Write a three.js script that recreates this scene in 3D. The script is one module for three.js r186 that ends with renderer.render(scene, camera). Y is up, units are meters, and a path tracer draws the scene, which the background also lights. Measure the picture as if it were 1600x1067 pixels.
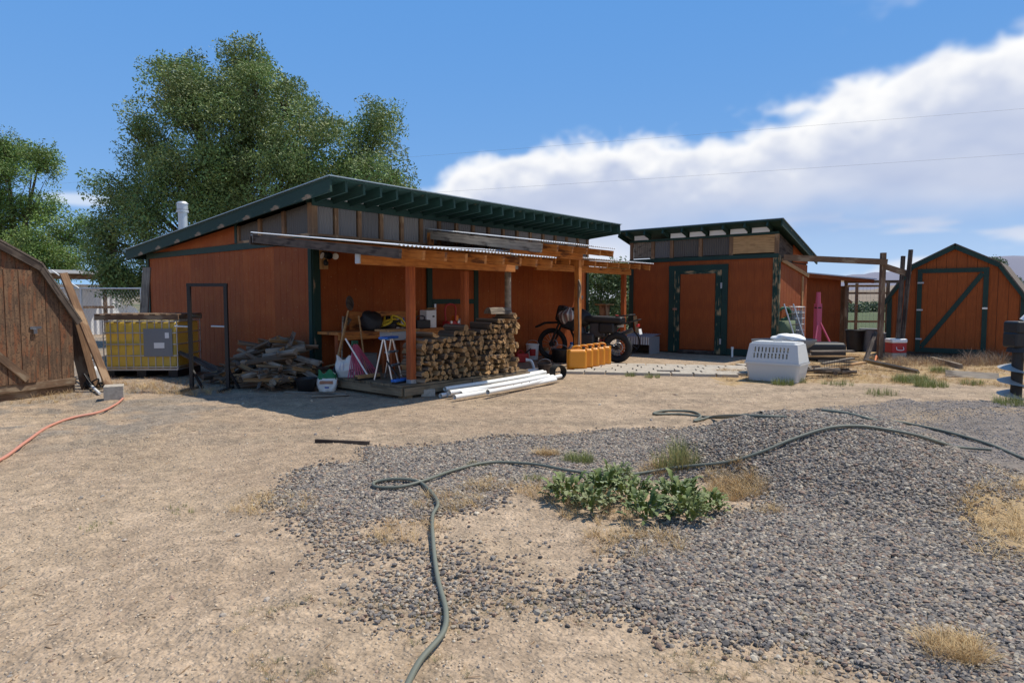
import * as THREE from 'three';
import { mergeGeometries, toCreasedNormals } from 'three/addons/utils/BufferGeometryUtils.js';
import { RoundedBoxGeometry } from 'three/addons/geometries/RoundedBoxGeometry.js';

// ---------- camera, sky, sun, exposure ----------
const scene = new THREE.Scene();
const EYE = 1.4, FOC = 1020, PITCH = Math.atan((533.5 - 468) / FOC);
const camera = new THREE.PerspectiveCamera(2 * Math.atan(533.5 / FOC) * 180 / Math.PI, 1600 / 1067, 0.1, 20000);
camera.position.set(0, EYE, 0);
camera.rotation.x = -PITCH;
const renderer = new THREE.WebGLRenderer({ antialias: true });
renderer.toneMapping = THREE.LinearToneMapping;
renderer.toneMappingExposure = 1.0;
renderer.shadowMap.enabled = true;

// seeded random and noise
function rng(seed) { let a = seed >>> 0; return () => { a = (a + 0x6D2B79F5) | 0; let t = Math.imul(a ^ (a >>> 15), 1 | a); t = (t + Math.imul(t ^ (t >>> 7), 61 | t)) ^ t; return ((t ^ (t >>> 14)) >>> 0) / 4294967296; }; }
const R0 = rng(11);
const rr = (a, b, r = R0) => a + (b - a) * r();
function hash(x, y, s) { let h = Math.imul(x | 0, 374761393) ^ Math.imul(y | 0, 668265263) ^ Math.imul(s | 0, 974634777); h = Math.imul(h ^ (h >>> 13), 1274126177); return ((h ^ (h >>> 16)) >>> 0) / 4294967296; }
const mod = (a, n) => ((a % n) + n) % n;
function vn(x, y, p, s = 1) { // value noise, period p (0: none)
  const xi = Math.floor(x), yi = Math.floor(y); let fx = x - xi, fy = y - yi; fx = fx * fx * (3 - 2 * fx); fy = fy * fy * (3 - 2 * fy);
  const g = (i, j) => p ? hash(mod(i, p), mod(j, p), s) : hash(i, j, s);
  return (g(xi, yi) * (1 - fx) + g(xi + 1, yi) * fx) * (1 - fy) + (g(xi, yi + 1) * (1 - fx) + g(xi + 1, yi + 1) * fx) * fy;
}
function fbm(x, y, o = 4, p = 0, s = 1) { let v = 0, a = 0.5, t = 0; for (let i = 0; i < o; i++) { v += a * vn(x, y, p, s + i); t += a; a *= 0.5; x *= 2; y *= 2; p *= 2; } return v / t; }
const smooth = (a, b, x) => { const t = Math.min(1, Math.max(0, (x - a) / (b - a))); return t * t * (3 - 2 * t); };
const lerp = (a, b, t) => a + (b - a) * t;

// sky: blue air and a bank of cloud, as directions
{
  const W = 2048, H = 1024, d = new Float32Array(W * H * 4);
  const tops = [[-180, 14], [-110, 10], [-60, 5], [-24, 4], [-8, 9], [-4, 12.6], [1, 14.2], [8, 15], [16, 14.4], [21, 14.8], [27, 16.6], [31, 18], [38, 20], [50, 23], [80, 27], [120, 25], [160, 18], [180, 14]];
  const topAt = (a) => { for (let i = 1; i < tops.length; i++) if (a <= tops[i][0]) return lerp(tops[i - 1][1], tops[i][1], (a - tops[i - 1][0]) / (tops[i][0] - tops[i - 1][0])); return 5; };
  for (let j = 0; j < H; j++) for (let i = 0; i < W; i++) {
    let az = ((i + 0.5) / W - 0.25) * 360; if (az > 180) az -= 360;
    const el = ((j + 0.5) / H - 0.5) * 180, e = Math.max(0, el);
    const t = 1 - Math.exp(-e / 11);
    const zen = smooth(26, 70, e); let r = lerp(lerp(0.36, 0.097, t), 0.08, zen), g = lerp(lerp(0.60, 0.305, t), 0.21, zen), b = lerp(lerp(0.92, 0.73, t), 0.46, zen);
    const big = fbm(az / 9 + 40, el / 4.5 + 7, 5, 0, 3), fine = fbm(az / 2.2 + 11, el / 1.4, 5, 0, 9);
    const bil = 1 - Math.abs(2 * fbm(az / 3.4 + 70, el / 2.6 + 20, 4, 0, 43) - 1) * 2; const top = topAt(az) + (big - 0.5) * 4 + (fine - 0.5) * 2 + (bil - 0.5) * 0.9;
    let c = smooth(0.0, 1.9, top - el) * (az > 120 || az < -60 ? 1 : smooth(-12, -5, az + (fine - 0.5) * 5));
    const low = smooth(9.5, 4.0, el - (big - 0.5) * 5);
    c *= 1 - 0.75 * low * smooth(4, 22, az);
    const thin = smooth(0.42, 0.66, fbm(az / 8 + 5, el / 1.3 + 3, 5, 0, 21)) * smooth(10, 5, el) * 0.85 * smooth(2, 14, az);
    const wisp = smooth(0.6, 0.8, fbm(az / 5 + 90, el / 3 + 30, 5, 0, 31)) * smooth(26, 20, el) * smooth(14, 18, el) * smooth(25, 33, az) * 0.3;
    const puff = smooth(0, 0.5, 1 - Math.hypot((az + 33) / 3, (el - 7.2) / 0.5) + (fine - 0.5)) * 0.5;
    c = Math.max(c, thin, wisp, puff);
    const depth = smooth(0.5, 6.5, top - el + (fine - 0.5) * 3.5) * (0.8 + 0.5 * (fbm(az / 5 + 60, el / 2.2, 4, 0, 55) - 0.35)) * (1 - 0.6 * smooth(6, 3, el));
    const cr = lerp(1.02, 0.5, depth), cg = lerp(1.02, 0.575, depth), cb = lerp(1.02, 0.77, depth);
    r = lerp(r, cr, c); g = lerp(g, cg, c); b = lerp(b, cb, c);
    if (el < -1) { const k = smooth(-1, -6, el); r = lerp(r, 0.22, k); g = lerp(g, 0.2, k); b = lerp(b, 0.17, k); }
    const o = (j * W + i) * 4; d[o] = r; d[o + 1] = g; d[o + 2] = b; d[o + 3] = 1;
  }
  const sky = new THREE.DataTexture(d, W, H, THREE.RGBAFormat, THREE.FloatType);
  sky.mapping = THREE.EquirectangularReflectionMapping; sky.magFilter = THREE.LinearFilter; sky.minFilter = THREE.LinearFilter; sky.needsUpdate = true;
  scene.background = sky; scene.environment = sky;
}
const sun = new THREE.DirectionalLight(new THREE.Color(1, 0.93, 0.82), 5);
sun.position.set(0.459 * 60, 60, -0.2 * 60 - 10); sun.target.position.set(0, 0, -10);
sun.castShadow = true; sun.shadow.mapSize.set(4096, 4096);
Object.assign(sun.shadow.camera, { left: -30, right: 30, top: 30, bottom: -30, near: 1, far: 150 });
scene.add(sun, sun.target);

// ---------- pixel helpers: a pixel is a direction; distance comes from the ground or a given plane ----------
const ray = (px, py) => { const x = (px - 800) / FOC, y = (533.5 - py) / FOC; return new THREE.Vector3(x, y * Math.cos(PITCH) - Math.sin(PITCH), -(Math.cos(PITCH) + y * Math.sin(PITCH))); };
const G = (px, py, h = 0) => { const r = ray(px, py), t = (h - EYE) / r.y; return new THREE.Vector3(r.x * t, h, r.z * t); };
const at = (px, py, f) => { const r = ray(px, py), t = f / -r.z; return new THREE.Vector3(r.x * t, EYE + r.y * t, -f); };
const toPix = (x, y, f) => { const Y = y - EYE, c = Math.cos(PITCH), s = Math.sin(PITCH), zf = f * c - Y * s, yy = Y * c + f * s; return [800 + FOC * x / zf, 533.5 - FOC * yy / zf]; };

// ---------- textures ----------
function tex(n, fn, m = n, srgb = true) {
  const d = new Uint8Array(n * m * 4);
  for (let j = 0; j < m; j++) for (let i = 0; i < n; i++) { const c = fn(i / n, j / m), o = (j * n + i) * 4; for (let k = 0; k < 3; k++) d[o + k] = Math.max(0, Math.min(255, c[k])); d[o + 3] = 255; }
  const t = new THREE.DataTexture(d, n, m); t.wrapS = t.wrapT = THREE.RepeatWrapping; t.magFilter = THREE.LinearFilter; t.minFilter = THREE.LinearMipmapLinearFilter; t.generateMipmaps = true;
  if (srgb) t.colorSpace = THREE.SRGBColorSpace; t.needsUpdate = true; return t;
}
const mixc = (a, b, t) => [lerp(a[0], b[0], t), lerp(a[1], b[1], t), lerp(a[2], b[2], t)];
// grain runs along u; one tile = 1 m x 1 m
const grain = (u, v, s) => fbm(u * 4, v * 64, 4, 4, s) * 0.6 + fbm(u * 8, v * 16, 3, 8, s + 5) * 0.4;
const bumpWood = tex(256, (u, v) => { const g = grain(u, v, 3) * 255; return [g, g, g]; }, 256, false);
function woodTex(a, b, c, s, wear = 0.5) { return tex(384, (u, v) => { const g = grain(u, v, s), w = fbm(u * 3, v * 6, 5, 3, s + 40); let k = mixc(a, b, smooth(0.25, 0.75, g)); k = mixc(k, c, smooth(wear, wear + 0.12, w * 0.75 + g * 0.35)); return k; }); }
function mat(o, map, bump = 0, bmap = bumpWood) { const p = { roughness: 0.85, metalness: 0, ...o }; if (map) p.map = map; if (bump) { p.bumpMap = bmap; p.bumpScale = bump; } const m = new THREE.MeshStandardMaterial(p); m.side = THREE.DoubleSide; return m; }
const C = (r, g, b) => new THREE.Color().setRGB(r, g, b);
const flat = (r, g, b, rough = 0.7, metal = 0) => mat({ color: C(r, g, b), roughness: rough, metalness: metal });
const M = {
  sidings: [7, 107, 207].map((q, i) => mat({ roughness: 0.8 }, tex(384, (u, v) => { const g = grain(u, v, q), w = fbm(u * 4, v * 4, 5, 4, q + 40), d = fbm(u * 2, v * 32, 4, 2, q + 80), sp = fbm(u * 48, v * 48, 2, 48, q); let k = mixc([166, 80, 20], [154, 71, 16], smooth(0.25, 0.75, g)); k = mixc(k, [172, 91, 32], 0.5 * smooth(0.5, 0.75, w)); k = mixc(k, [124, 60, 20], 0.2 * smooth(0.58, 0.75, d)); k = mixc(k, [196, 150, 104], 0.7 * smooth(0.8, 0.86, sp)); return k.map((x) => x * (1 - 0.05 * i)); }), 0.001)),
  siding2: mat({ roughness: 0.8 }, woodTex([156, 76, 24], [138, 64, 18], [166, 90, 34], 8, 0.76), 0.0015),
  green: mat({ roughness: 0.7 }, woodTex([22, 58, 48], [18, 48, 42], [30, 66, 54], 12, 0.8), 0.001),
  peel: mat({ roughness: 0.8 }, woodTex([22, 56, 47], [19, 48, 41], [150, 124, 100], 15, 0.66), 0.002),
  peelMuch: mat({ roughness: 0.85 }, woodTex([24, 56, 47], [20, 48, 41], [170, 138, 100], 18, 0.6), 0.002),
  stud: mat({ roughness: 0.85 }, woodTex([150, 116, 84], [112, 84, 60], [170, 140, 108], 22, 0.62), 0.002),
  orangeWood: mat({ roughness: 0.75 }, woodTex([204, 134, 66], [168, 102, 46], [112, 66, 34], 26, 0.6), 0.002),
  redPost: mat({ roughness: 0.75 }, woodTex([178, 94, 42], [148, 72, 32], [128, 66, 34], 29, 0.7), 0.002),
  grey: mat({ roughness: 0.9 }, woodTex([150, 138, 122], [112, 102, 90], [90, 80, 70], 32, 0.62), 0.003),
  dark: mat({ roughness: 0.9 }, woodTex([98, 86, 76], [70, 60, 52], [54, 44, 38], 35, 0.6), 0.003),
  tan: mat({ roughness: 0.85 }, woodTex([190, 150, 102], [160, 122, 80], [140, 104, 70], 38, 0.65), 0.002),
  deck: mat({ roughness: 0.9 }, woodTex([142, 124, 98], [112, 96, 74], [92, 80, 62], 41, 0.62), 0.003),
  shedOld: [44, 47, 50].map((s) => mat({ roughness: 0.9 }, tex(384, (u, v) => { const g = grain(u, v, s), w = fbm(u * 3, v * 24, 5, 3, s + 40), w2 = fbm(u * 6, v * 12, 4, 6, s + 60), f = fbm(u * 64, v * 64, 2, 64, s); let k = mixc([130, 100, 74], [92, 71, 54], smooth(0.3, 0.7, g)); k = mixc(k, [132, 78, 48], 0.6 * smooth(0.52, 0.66, w * 0.6 + w2 * 0.4)); k = mixc(k, [66, 50, 38], 0.6 * smooth(0.6, 0.7, f)); return k; }), 0.004)),
  shedTrim: mat({ roughness: 0.9 }, woodTex([122, 96, 74], [90, 70, 54], [140, 122, 100], 52, 0.6), 0.003),
  shedBrown: [54, 57].map((s) => mat({ roughness: 0.85 }, woodTex([158, 80, 28], [138, 68, 22], [166, 92, 38], s, 0.74), 0.002)),
  core: flat(0.09, 0.07, 0.05, 0.9), black: flat(0.012, 0.012, 0.013, 0.55), rubber: flat(0.02, 0.02, 0.02, 0.85), metal: flat(0.55, 0.56, 0.58, 0.35, 1), galv: flat(0.5, 0.52, 0.54, 0.5, 0.7),
  white: flat(0.78, 0.78, 0.76, 0.5), pvc: flat(0.8, 0.8, 0.76, 0.35), roofWhite: flat(0.72, 0.73, 0.74, 0.4), roofMetal: flat(0.33, 0.4, 0.43, 0.4, 0.5), shingle: mat({ roughness: 0.95 }, tex(256, (u, v) => { const n = 70 + 60 * fbm(u * 60, v * 60, 3, 60, 4); return [n, n * 0.9, n * 0.8]; })),
  red: flat(0.42, 0.02, 0.02, 0.45), pink: flat(0.55, 0.1, 0.17, 0.6), blue: flat(0.02, 0.14, 0.5, 0.5), yellow: flat(0.72, 0.5, 0.03, 0.5), orange: flat(0.75, 0.2, 0.01, 0.4), greenPlastic: flat(0.02, 0.1, 0.05, 0.5), greyPlastic: flat(0.2, 0.21, 0.22, 0.6),
  concrete: mat({ roughness: 0.95 }, tex(256, (u, v) => { const n = fbm(u * 8, v * 8, 5, 8, 61), s = hash(u * 256, v * 256, 4); const k = 168 + 46 * (n - 0.5) + 22 * (s - 0.5); return [k, k * 0.95, k * 0.87]; })),
  glazes: [[0.2, 0.18, 0.165], [0.13, 0.12, 0.115], [0.17, 0.16, 0.155]].map((c) => mat({ color: C(...c), roughness: 0.5 })), glazeBrown: mat({ color: C(0.095, 0.08, 0.066), roughness: 0.5 }),
};

M.siding = M.sidings[0];
// ---------- building helpers ----------
const used = {};
function numbered(n) { if (!(n in used)) { used[n] = 0; return n; } used[n]++; return n + '_' + String(used[n]).padStart(3, '0'); }
function setShadow(o) { o.castShadow = o.receiveShadow = true; return o; }
function obj(name, geos, m, parent = scene) { const g = Array.isArray(geos) ? (geos.length > 1 ? mergeGeometries(geos.map((q) => { const n = q.index ? q.toNonIndexed() : q; for (const k of Object.keys(n.attributes)) if (!['position', 'normal', 'uv'].includes(k)) n.deleteAttribute(k); return n; })) : geos[0]) : geos; const o = setShadow(new THREE.Mesh(g, m)); o.name = parent === scene ? numbered(name) : name; parent.add(o); return o; }
function tag(o, label, category, group, kind) { o.userData.label = label; if (category) o.userData.category = category; if (group) o.userData.group = group; if (kind) o.userData.kind = kind; return o; }
function thing(name, label, category, p = new THREE.Vector3(), turn = 0, group) { const o = new THREE.Group(); o.name = numbered(name); o.position.copy(p); o.rotation.y = turn; scene.add(o); return tag(o, label, category, group); }
function struct(name, g, m, label) { const o = obj(name, g, m); o.userData.kind = 'structure'; if (label) o.userData.label = label; return o; }
const xf = (g, x, y, z, rx = 0, ry = 0, rz = 0) => g.applyMatrix4(new THREE.Matrix4().compose(new THREE.Vector3(x, y, z), new THREE.Quaternion().setFromEuler(new THREE.Euler(rx, ry, rz)), new THREE.Vector3(1, 1, 1)));
// box with uv in metres, grain along the longest side
function box(w, h, d, x = 0, y = 0, z = 0, rx = 0, ry = 0, rz = 0) {
  const g = new THREE.BoxGeometry(w, h, d), p = g.attributes.position, n = g.attributes.normal, uv = g.attributes.uv, L = w >= h && w >= d ? 0 : h >= d ? 1 : 2, o1 = R0(), o2 = R0();
  for (let i = 0; i < p.count; i++) {
    const q = [p.getX(i), p.getY(i), p.getZ(i)], m = [Math.abs(n.getX(i)), Math.abs(n.getY(i)), Math.abs(n.getZ(i))], a = m[0] > 0.5 ? 0 : m[1] > 0.5 ? 1 : 2;
    const r = [0, 1, 2].filter((k) => k !== a); const l = r.includes(L) ? L : r[0], s = r.find((k) => k !== l);
    uv.setXY(i, q[l] + o1, q[s] + o2);
  }
  return xf(g, x, y, z, rx, ry, rz);
}
const cyl = (r0, r1, h, x = 0, y = 0, z = 0, rx = 0, ry = 0, rz = 0, n = 16, open = false) => xf(new THREE.CylinderGeometry(r0, r1, h, n, 1, open), x, y, z, rx, ry, rz);
function bar(a, b, w, h, roll = 0) { // lumber between two points
  const A = new THREE.Vector3(...a), B = new THREE.Vector3(...b), L = A.distanceTo(B), g = box(w, L, h); if (roll) g.rotateY(roll);
  const q = new THREE.Quaternion().setFromUnitVectors(new THREE.Vector3(0, 1, 0), B.clone().sub(A).normalize());
  return g.applyQuaternion(q).translate((A.x + B.x) / 2, (A.y + B.y) / 2, (A.z + B.z) / 2);
}
function rod(a, b, r0, r1 = r0, n = 8) { const A = new THREE.Vector3(...a), B = new THREE.Vector3(...b), g = new THREE.CylinderGeometry(r1, r0, A.distanceTo(B), n); return g.applyQuaternion(new THREE.Quaternion().setFromUnitVectors(new THREE.Vector3(0, 1, 0), B.clone().sub(A).normalize())).translate((A.x + B.x) / 2, (A.y + B.y) / 2, (A.z + B.z) / 2); }
const tube = (pts, r, seg = pts.length * 6, n = 8, closed = false) => new THREE.TubeGeometry(new THREE.CatmullRomCurve3(pts.map((p) => p.isVector3 ? p : new THREE.Vector3(...p)), closed), seg, r, n, closed);
const lathe = (pts, n = 20) => new THREE.LatheGeometry(pts.map(([x, y]) => new THREE.Vector2(x, y)), n);
const rbox = (w, h, d, r, x = 0, y = 0, z = 0, rx = 0, ry = 0, rz = 0) => xf(new RoundedBoxGeometry(w, h, d, 3, r), x, y, z, rx, ry, rz);
function poly(pts, depth, bevel = 0) { const s = new THREE.Shape(pts.map(([x, y]) => new THREE.Vector2(x, y))); return new THREE.ExtrudeGeometry(s, { depth, bevelEnabled: bevel > 0, bevelSize: bevel, bevelThickness: bevel, bevelSegments: 1 }); }
const swapUV = (g) => { const u = g.attributes.uv; for (let i = 0; i < u.count; i++) u.setXY(i, u.getY(i), u.getX(i)); return g; };
// grooved plywood siding, face towards +z, grooves every 20 cm
function sidingGeo(w, h) {
  const s = new THREE.Shape(); s.moveTo(0, 0); s.lineTo(w, 0); const t = 0.016; s.lineTo(w, -t);
  for (let x = Math.floor(w / 0.203) * 0.203; x > 0.02; x -= 0.203) if (x < w - 0.02) { s.lineTo(x + 0.006, -t); s.lineTo(x + 0.003, -t + 0.0035); s.lineTo(x - 0.003, -t + 0.0035); s.lineTo(x - 0.006, -t); }
  s.lineTo(0, -t);
  const g = new THREE.ExtrudeGeometry(s, { depth: h, bevelEnabled: false }); g.rotateX(-Math.PI / 2); // shape y -> -z... depth -> +y
  const p = g.attributes.position, uv = g.attributes.uv, o = R0() * 3; for (let i = 0; i < p.count; i++) uv.setXY(i, p.getY(i) + o, p.getX(i) + o);
  return g; // spans x 0..w, y 0..h, z 0..t
}
function sidingWall(parent, x0, x1, y0, y1, m, place) { const n = Math.max(1, Math.round((x1 - x0) / 1.22)), w = (x1 - x0) / n; const g = sidingGeo(w - 0.003, y1 - y0); for (let i = 0; i < n; i++) { const o = obj('siding_panel', g, m === M.siding ? M.sidings[(i * 2 + Math.round(x1)) % 3] : m, parent); place(o, x0 + i * w, y0); } }
function corrugated(w, h, pitch = 0.07, amp = 0.012, slant = 0) { const n = Math.round(w / pitch * 8), g = new THREE.PlaneGeometry(w, h, n, 1), p = g.attributes.position; for (let i = 0; i < p.count; i++) { const x = p.getX(i); p.setZ(i, amp * Math.sin((x + w / 2) / pitch * Math.PI * 2)); if (p.getY(i) > 0) p.setY(i, h / 2 + slant * x); } g.computeVertexNormals(); return g; }

// ---------- terrain ----------
const bump = (x, f, cx, cf, rx, rb, rf, h) => { const dx = (x - cx) / rx, df = (f - cf) / (f > cf ? rb : rf), d = Math.sqrt(dx * dx + df * df); return d >= 1 ? 0 : h * (1 - smooth(0.12, 1, d)); };
function Hn(x, f) {
  let y = bump(x, f, 2.75, 5.6, 1.5, 0.95, 1.9, 0.42) + bump(x, f, 1.75, 5.6, 0.9, 0.8, 0.9, 0.14) + bump(x, f, 5.3, 7.9, 2.6, 1.4, 1.8, 0.14);
  const near = smooth(9.5, 7.5, f) * smooth(40, 20, Math.abs(x));
  y += near * ((fbm(x * 1.1 + 50, f * 1.1, 3) - 0.5) * 0.05 + (fbm(x * 5, f * 5 + 9, 3) - 0.5) * 0.03 + (fbm(x * 14, f * 14 + 5, 2) - 0.5) * 0.014);
  for (const q of [7.3, 8.75, 6.6, 9.5]) { const d = Math.abs(f - q - x * 0.12 - (fbm(x * 0.6, 3, 2, 0, 9) - 0.5) * 0.5); if (d < 0.3 && x < 6) y += (-0.014 * smooth(0.14, 0.08, d) + 0.01 * smooth(0.1, 0.16, d) * smooth(0.28, 0.18, d) + 0.004 * smooth(0.12, 0.09, d) * Math.sin(x * 42 + (f - q) * 30)) * smooth(0.35, 0.55, fbm(x * 0.9, q, 2, 0, 19)); }
  y -= smooth(24, 60, f) * 0.8 + smooth(60, 400, f) * 2.5;
  return y;
}
function Gh(px, py, lift = 0) { const r = ray(px, py); let t = 1; for (let i = 0; i < 4000; i++) { const y = EYE + r.y * t; if (y <= Hn(r.x * t, -r.z * t) + lift) break; t += 0.01; } return new THREE.Vector3(r.x * t, Hn(r.x * t, -r.z * t) + lift, r.z * t); }
const inPoly = (x, y, P) => { let c = false; for (let i = 0, j = P.length - 1; i < P.length; j = i++) if ((P[i][1] > y) !== (P[j][1] > y) && x < (P[j][0] - P[i][0]) * (y - P[i][1]) / (P[j][1] - P[i][1]) + P[i][0]) c = !c; return c; };
// outlines read off the photograph and put on the ground
const ground2 = (P) => P.map(([a, b]) => { const q = Gh(a, b); return [q.x, -q.z]; });
const gravelMain = ground2([[425, 775], [480, 735], [600, 705], [760, 688], [900, 680], [1000, 672], [1090, 674]]).concat([[1.7, 6.9], [2.4, 7.1], [3.3, 6.8], [4.0, 6.0]], ground2([[1580, 755], [1500, 765], [1495, 810], [1570, 880]]), [[2.9, 3.4], [3.2, 2.2], [2.0, 2.0], [1.55, 2.35]], ground2([[1330, 1035], [1150, 985], [980, 965], [870, 960], [800, 945], [960, 895], [1010, 850], [1130, 815], [1190, 775], [1160, 745], [1060, 735], [900, 752], [780, 765], [700, 800], [560, 808], [450, 812]]));
const gravelThin = ground2([[400, 800], [700, 790], [830, 775], [960, 840], [900, 930], [760, 960], [560, 965], [470, 880]]);
const fineGravel = ground2([[1180, 655], [1260, 640], [1420, 627], [1700, 640], [1900, 760], [1560, 735], [1420, 680]]);
const strawPatch = ground2([[1495, 770], [1600, 745], [1800, 780], [1800, 900], [1610, 900], [1530, 850]]);
const weedyYard = ground2([[1105, 590], [1150, 566], [1270, 548], [1420, 548], [1600, 562], [1800, 590], [1600, 606], [1300, 598], [1140, 602]]);
const edge = (x, f) => [x + (fbm(x * 2.3 + 4, f * 2.3, 3, 0, 5) - 0.5) * 0.5, f + (fbm(x * 2.3 + 24, f * 2.3 + 8, 3, 0, 6) - 0.5) * 0.5];
function gravelAt(x, f) { const [a, b] = edge(x, f); if (inPoly(a, b, gravelMain)) return 1; if (inPoly(a, b, gravelThin)) return 0.34 * smooth(0.5, 0.68, fbm(x * 2.5, f * 2.5 + 3, 3, 0, 8)); return 0; }
{
  const xs = [], fs = [];
  for (let x = -9; x <= 9.001; x += 0.06) xs.push(x);
  for (let s = 0.08, x = 9; x < 6000;) { x += s; s *= 1.13; xs.push(x); xs.unshift(-x); }
  for (let f = 1.6; f < 9; f += 0.05) fs.push(f);
  for (let s = 0.06, f = 9; f < 9000;) { fs.push(f); f += s; s *= 1.09; }
  for (let s = 0.1, f = 1.6; f > -60;) { f -= s; s *= 1.3; fs.unshift(f); }
  const nx = xs.length, nf = fs.length, pos = new Float32Array(nx * nf * 3), col = new Float32Array(nx * nf * 3), uv = new Float32Array(nx * nf * 2), idx = [];
  for (let j = 0; j < nf; j++) for (let i = 0; i < nx; i++) {
    const o = j * nx + i, x = xs[i], f = fs[j]; pos.set([x, Hn(x, f), -f], o * 3); uv.set([x / 2, f / 2], o * 2);
    const n1 = fbm(x * 0.7, f * 0.7, 4, 0, 2), n2 = fbm(x * 3.1, f * 3.1, 4, 0, 7);
    let c = mixc([0.635, 0.49, 0.35], [0.51, 0.385, 0.27], smooth(0.3, 0.7, n1 * 0.6 + n2 * 0.4));
    if (f < 30 && f > 0) {
      const g = gravelAt(x, f); c = mixc(c, [0.23, 0.2, 0.175], g > 0.9 ? 0.92 : g * 0.6);
      const [a, b] = edge(x, f);
      if (inPoly(a, b, fineGravel)) c = mixc(c, [0.27, 0.24, 0.22], 0.9);
      if (inPoly(a, b, strawPatch)) c = mixc(c, [0.56, 0.4, 0.2], 0.7);
      if (inPoly(a, b, weedyYard)) c = mixc(c, [0.62, 0.43, 0.2], 0.85 * smooth(0.25, 0.5, n2));
      // wheel tracks across the yard and greyer stony dirt by the old shed
      const wob = (fbm(x * 0.6, 3, 2, 0, 9) - 0.5) * 0.5; for (const q of [7.3, 8.75, 6.6, 9.5]) c = mixc(c, [0.43, 0.335, 0.24], 0.75 * smooth(0.24, 0.1, Math.abs(f - q - x * 0.12 - wob)) * smooth(0.3, 0.5, n2));
      c = mixc(c, [0.33, 0.3, 0.26], 0.7 * smooth(-2.5, -4.5, x) * smooth(5.5, 7, f) * smooth(0.4, 0.6, n2));
      c = mixc(c, [0.5, 0.385, 0.26], 0.35 * smooth(0.55, 0.68, fbm(x * 1.7 + 30, f * 1.7, 3, 0, 12)) * (1 - g));
    } else if (f > 30) { const k = fbm(x / 60, f / 60, 4, 0, 14); c = mixc([0.32, 0.27, 0.17], [0.12, 0.16, 0.06], smooth(0.42, 0.6, k)); }
    col.set(c, o * 3);
    if (i < nx - 1 && j < nf - 1) idx.push(o, o + 1, o + nx, o + 1, o + nx + 1, o + nx);
  }
  const g = new THREE.BufferGeometry(); g.setAttribute('position', new THREE.BufferAttribute(pos, 3)); g.setAttribute('color', new THREE.BufferAttribute(col, 3)); g.setAttribute('uv', new THREE.BufferAttribute(uv, 2)); g.setIndex(idx); g.computeVertexNormals();
  const dirt = tex(1024, (u, v) => { const a = fbm(u * 24, v * 24, 5, 24, 71), b = fbm(u * 128, v * 128, 2, 128, 75), s = hash(u * 1024, v * 1024, 6); const k = 205 + 70 * (a - 0.5) + 60 * (b - 0.5) + 30 * (s - 0.5); return [k, k * 0.985, k * 0.96]; });
  const dirtBump = tex(1024, (u, v) => { const k = 255 * (0.55 * fbm(u * 32, v * 32, 5, 32, 81) + 0.45 * fbm(u * 150, v * 150, 2, 150, 85)); return [k, k, k]; }, 1024, false);
  const m = mat({ vertexColors: true, roughness: 1 }, dirt, 0.03, dirtBump);
  struct('ground', g, m, 'dusty tan dirt yard with gravel and dry grass');
}
// far hills
function hill(name, az0, az1, dist, hMax, color, seed, label) {
  const n = 120, pos = [], idx = [];
  for (let i = 0; i <= n; i++) for (let k = 0; k < 6; k++) {
    const a = lerp(az0, az1, i / n) * Math.PI / 180, e = Math.sin(i / n * Math.PI), d = dist * (1 + k * 0.12);
    const h = k === 0 ? -8 : hMax * e * (0.55 + 0.75 * fbm(i / 14 + seed, k * 0.4, 4, 0, seed)) * Math.sin(Math.min(1, k / 3.5) * Math.PI / 2) * (k === 5 ? 0.7 : 1);
    pos.push(Math.sin(a) * d, h, -Math.cos(a) * d);
    if (i < n && k < 5) { const o = i * 6 + k; idx.push(o, o + 6, o + 1, o + 1, o + 6, o + 7); }
  }
  const g = new THREE.BufferGeometry(); g.setAttribute('position', new THREE.Float32BufferAttribute(pos, 3)); g.setIndex(idx); g.computeVertexNormals();
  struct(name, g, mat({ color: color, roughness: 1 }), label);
}
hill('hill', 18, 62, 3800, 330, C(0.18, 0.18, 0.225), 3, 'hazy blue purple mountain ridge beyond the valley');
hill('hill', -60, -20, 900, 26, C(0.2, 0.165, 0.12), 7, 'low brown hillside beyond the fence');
hill('hill', 20, 45, 1500, 40, C(0.22, 0.17, 0.12), 11, 'low brown slope below the mountain ridge');

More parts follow.
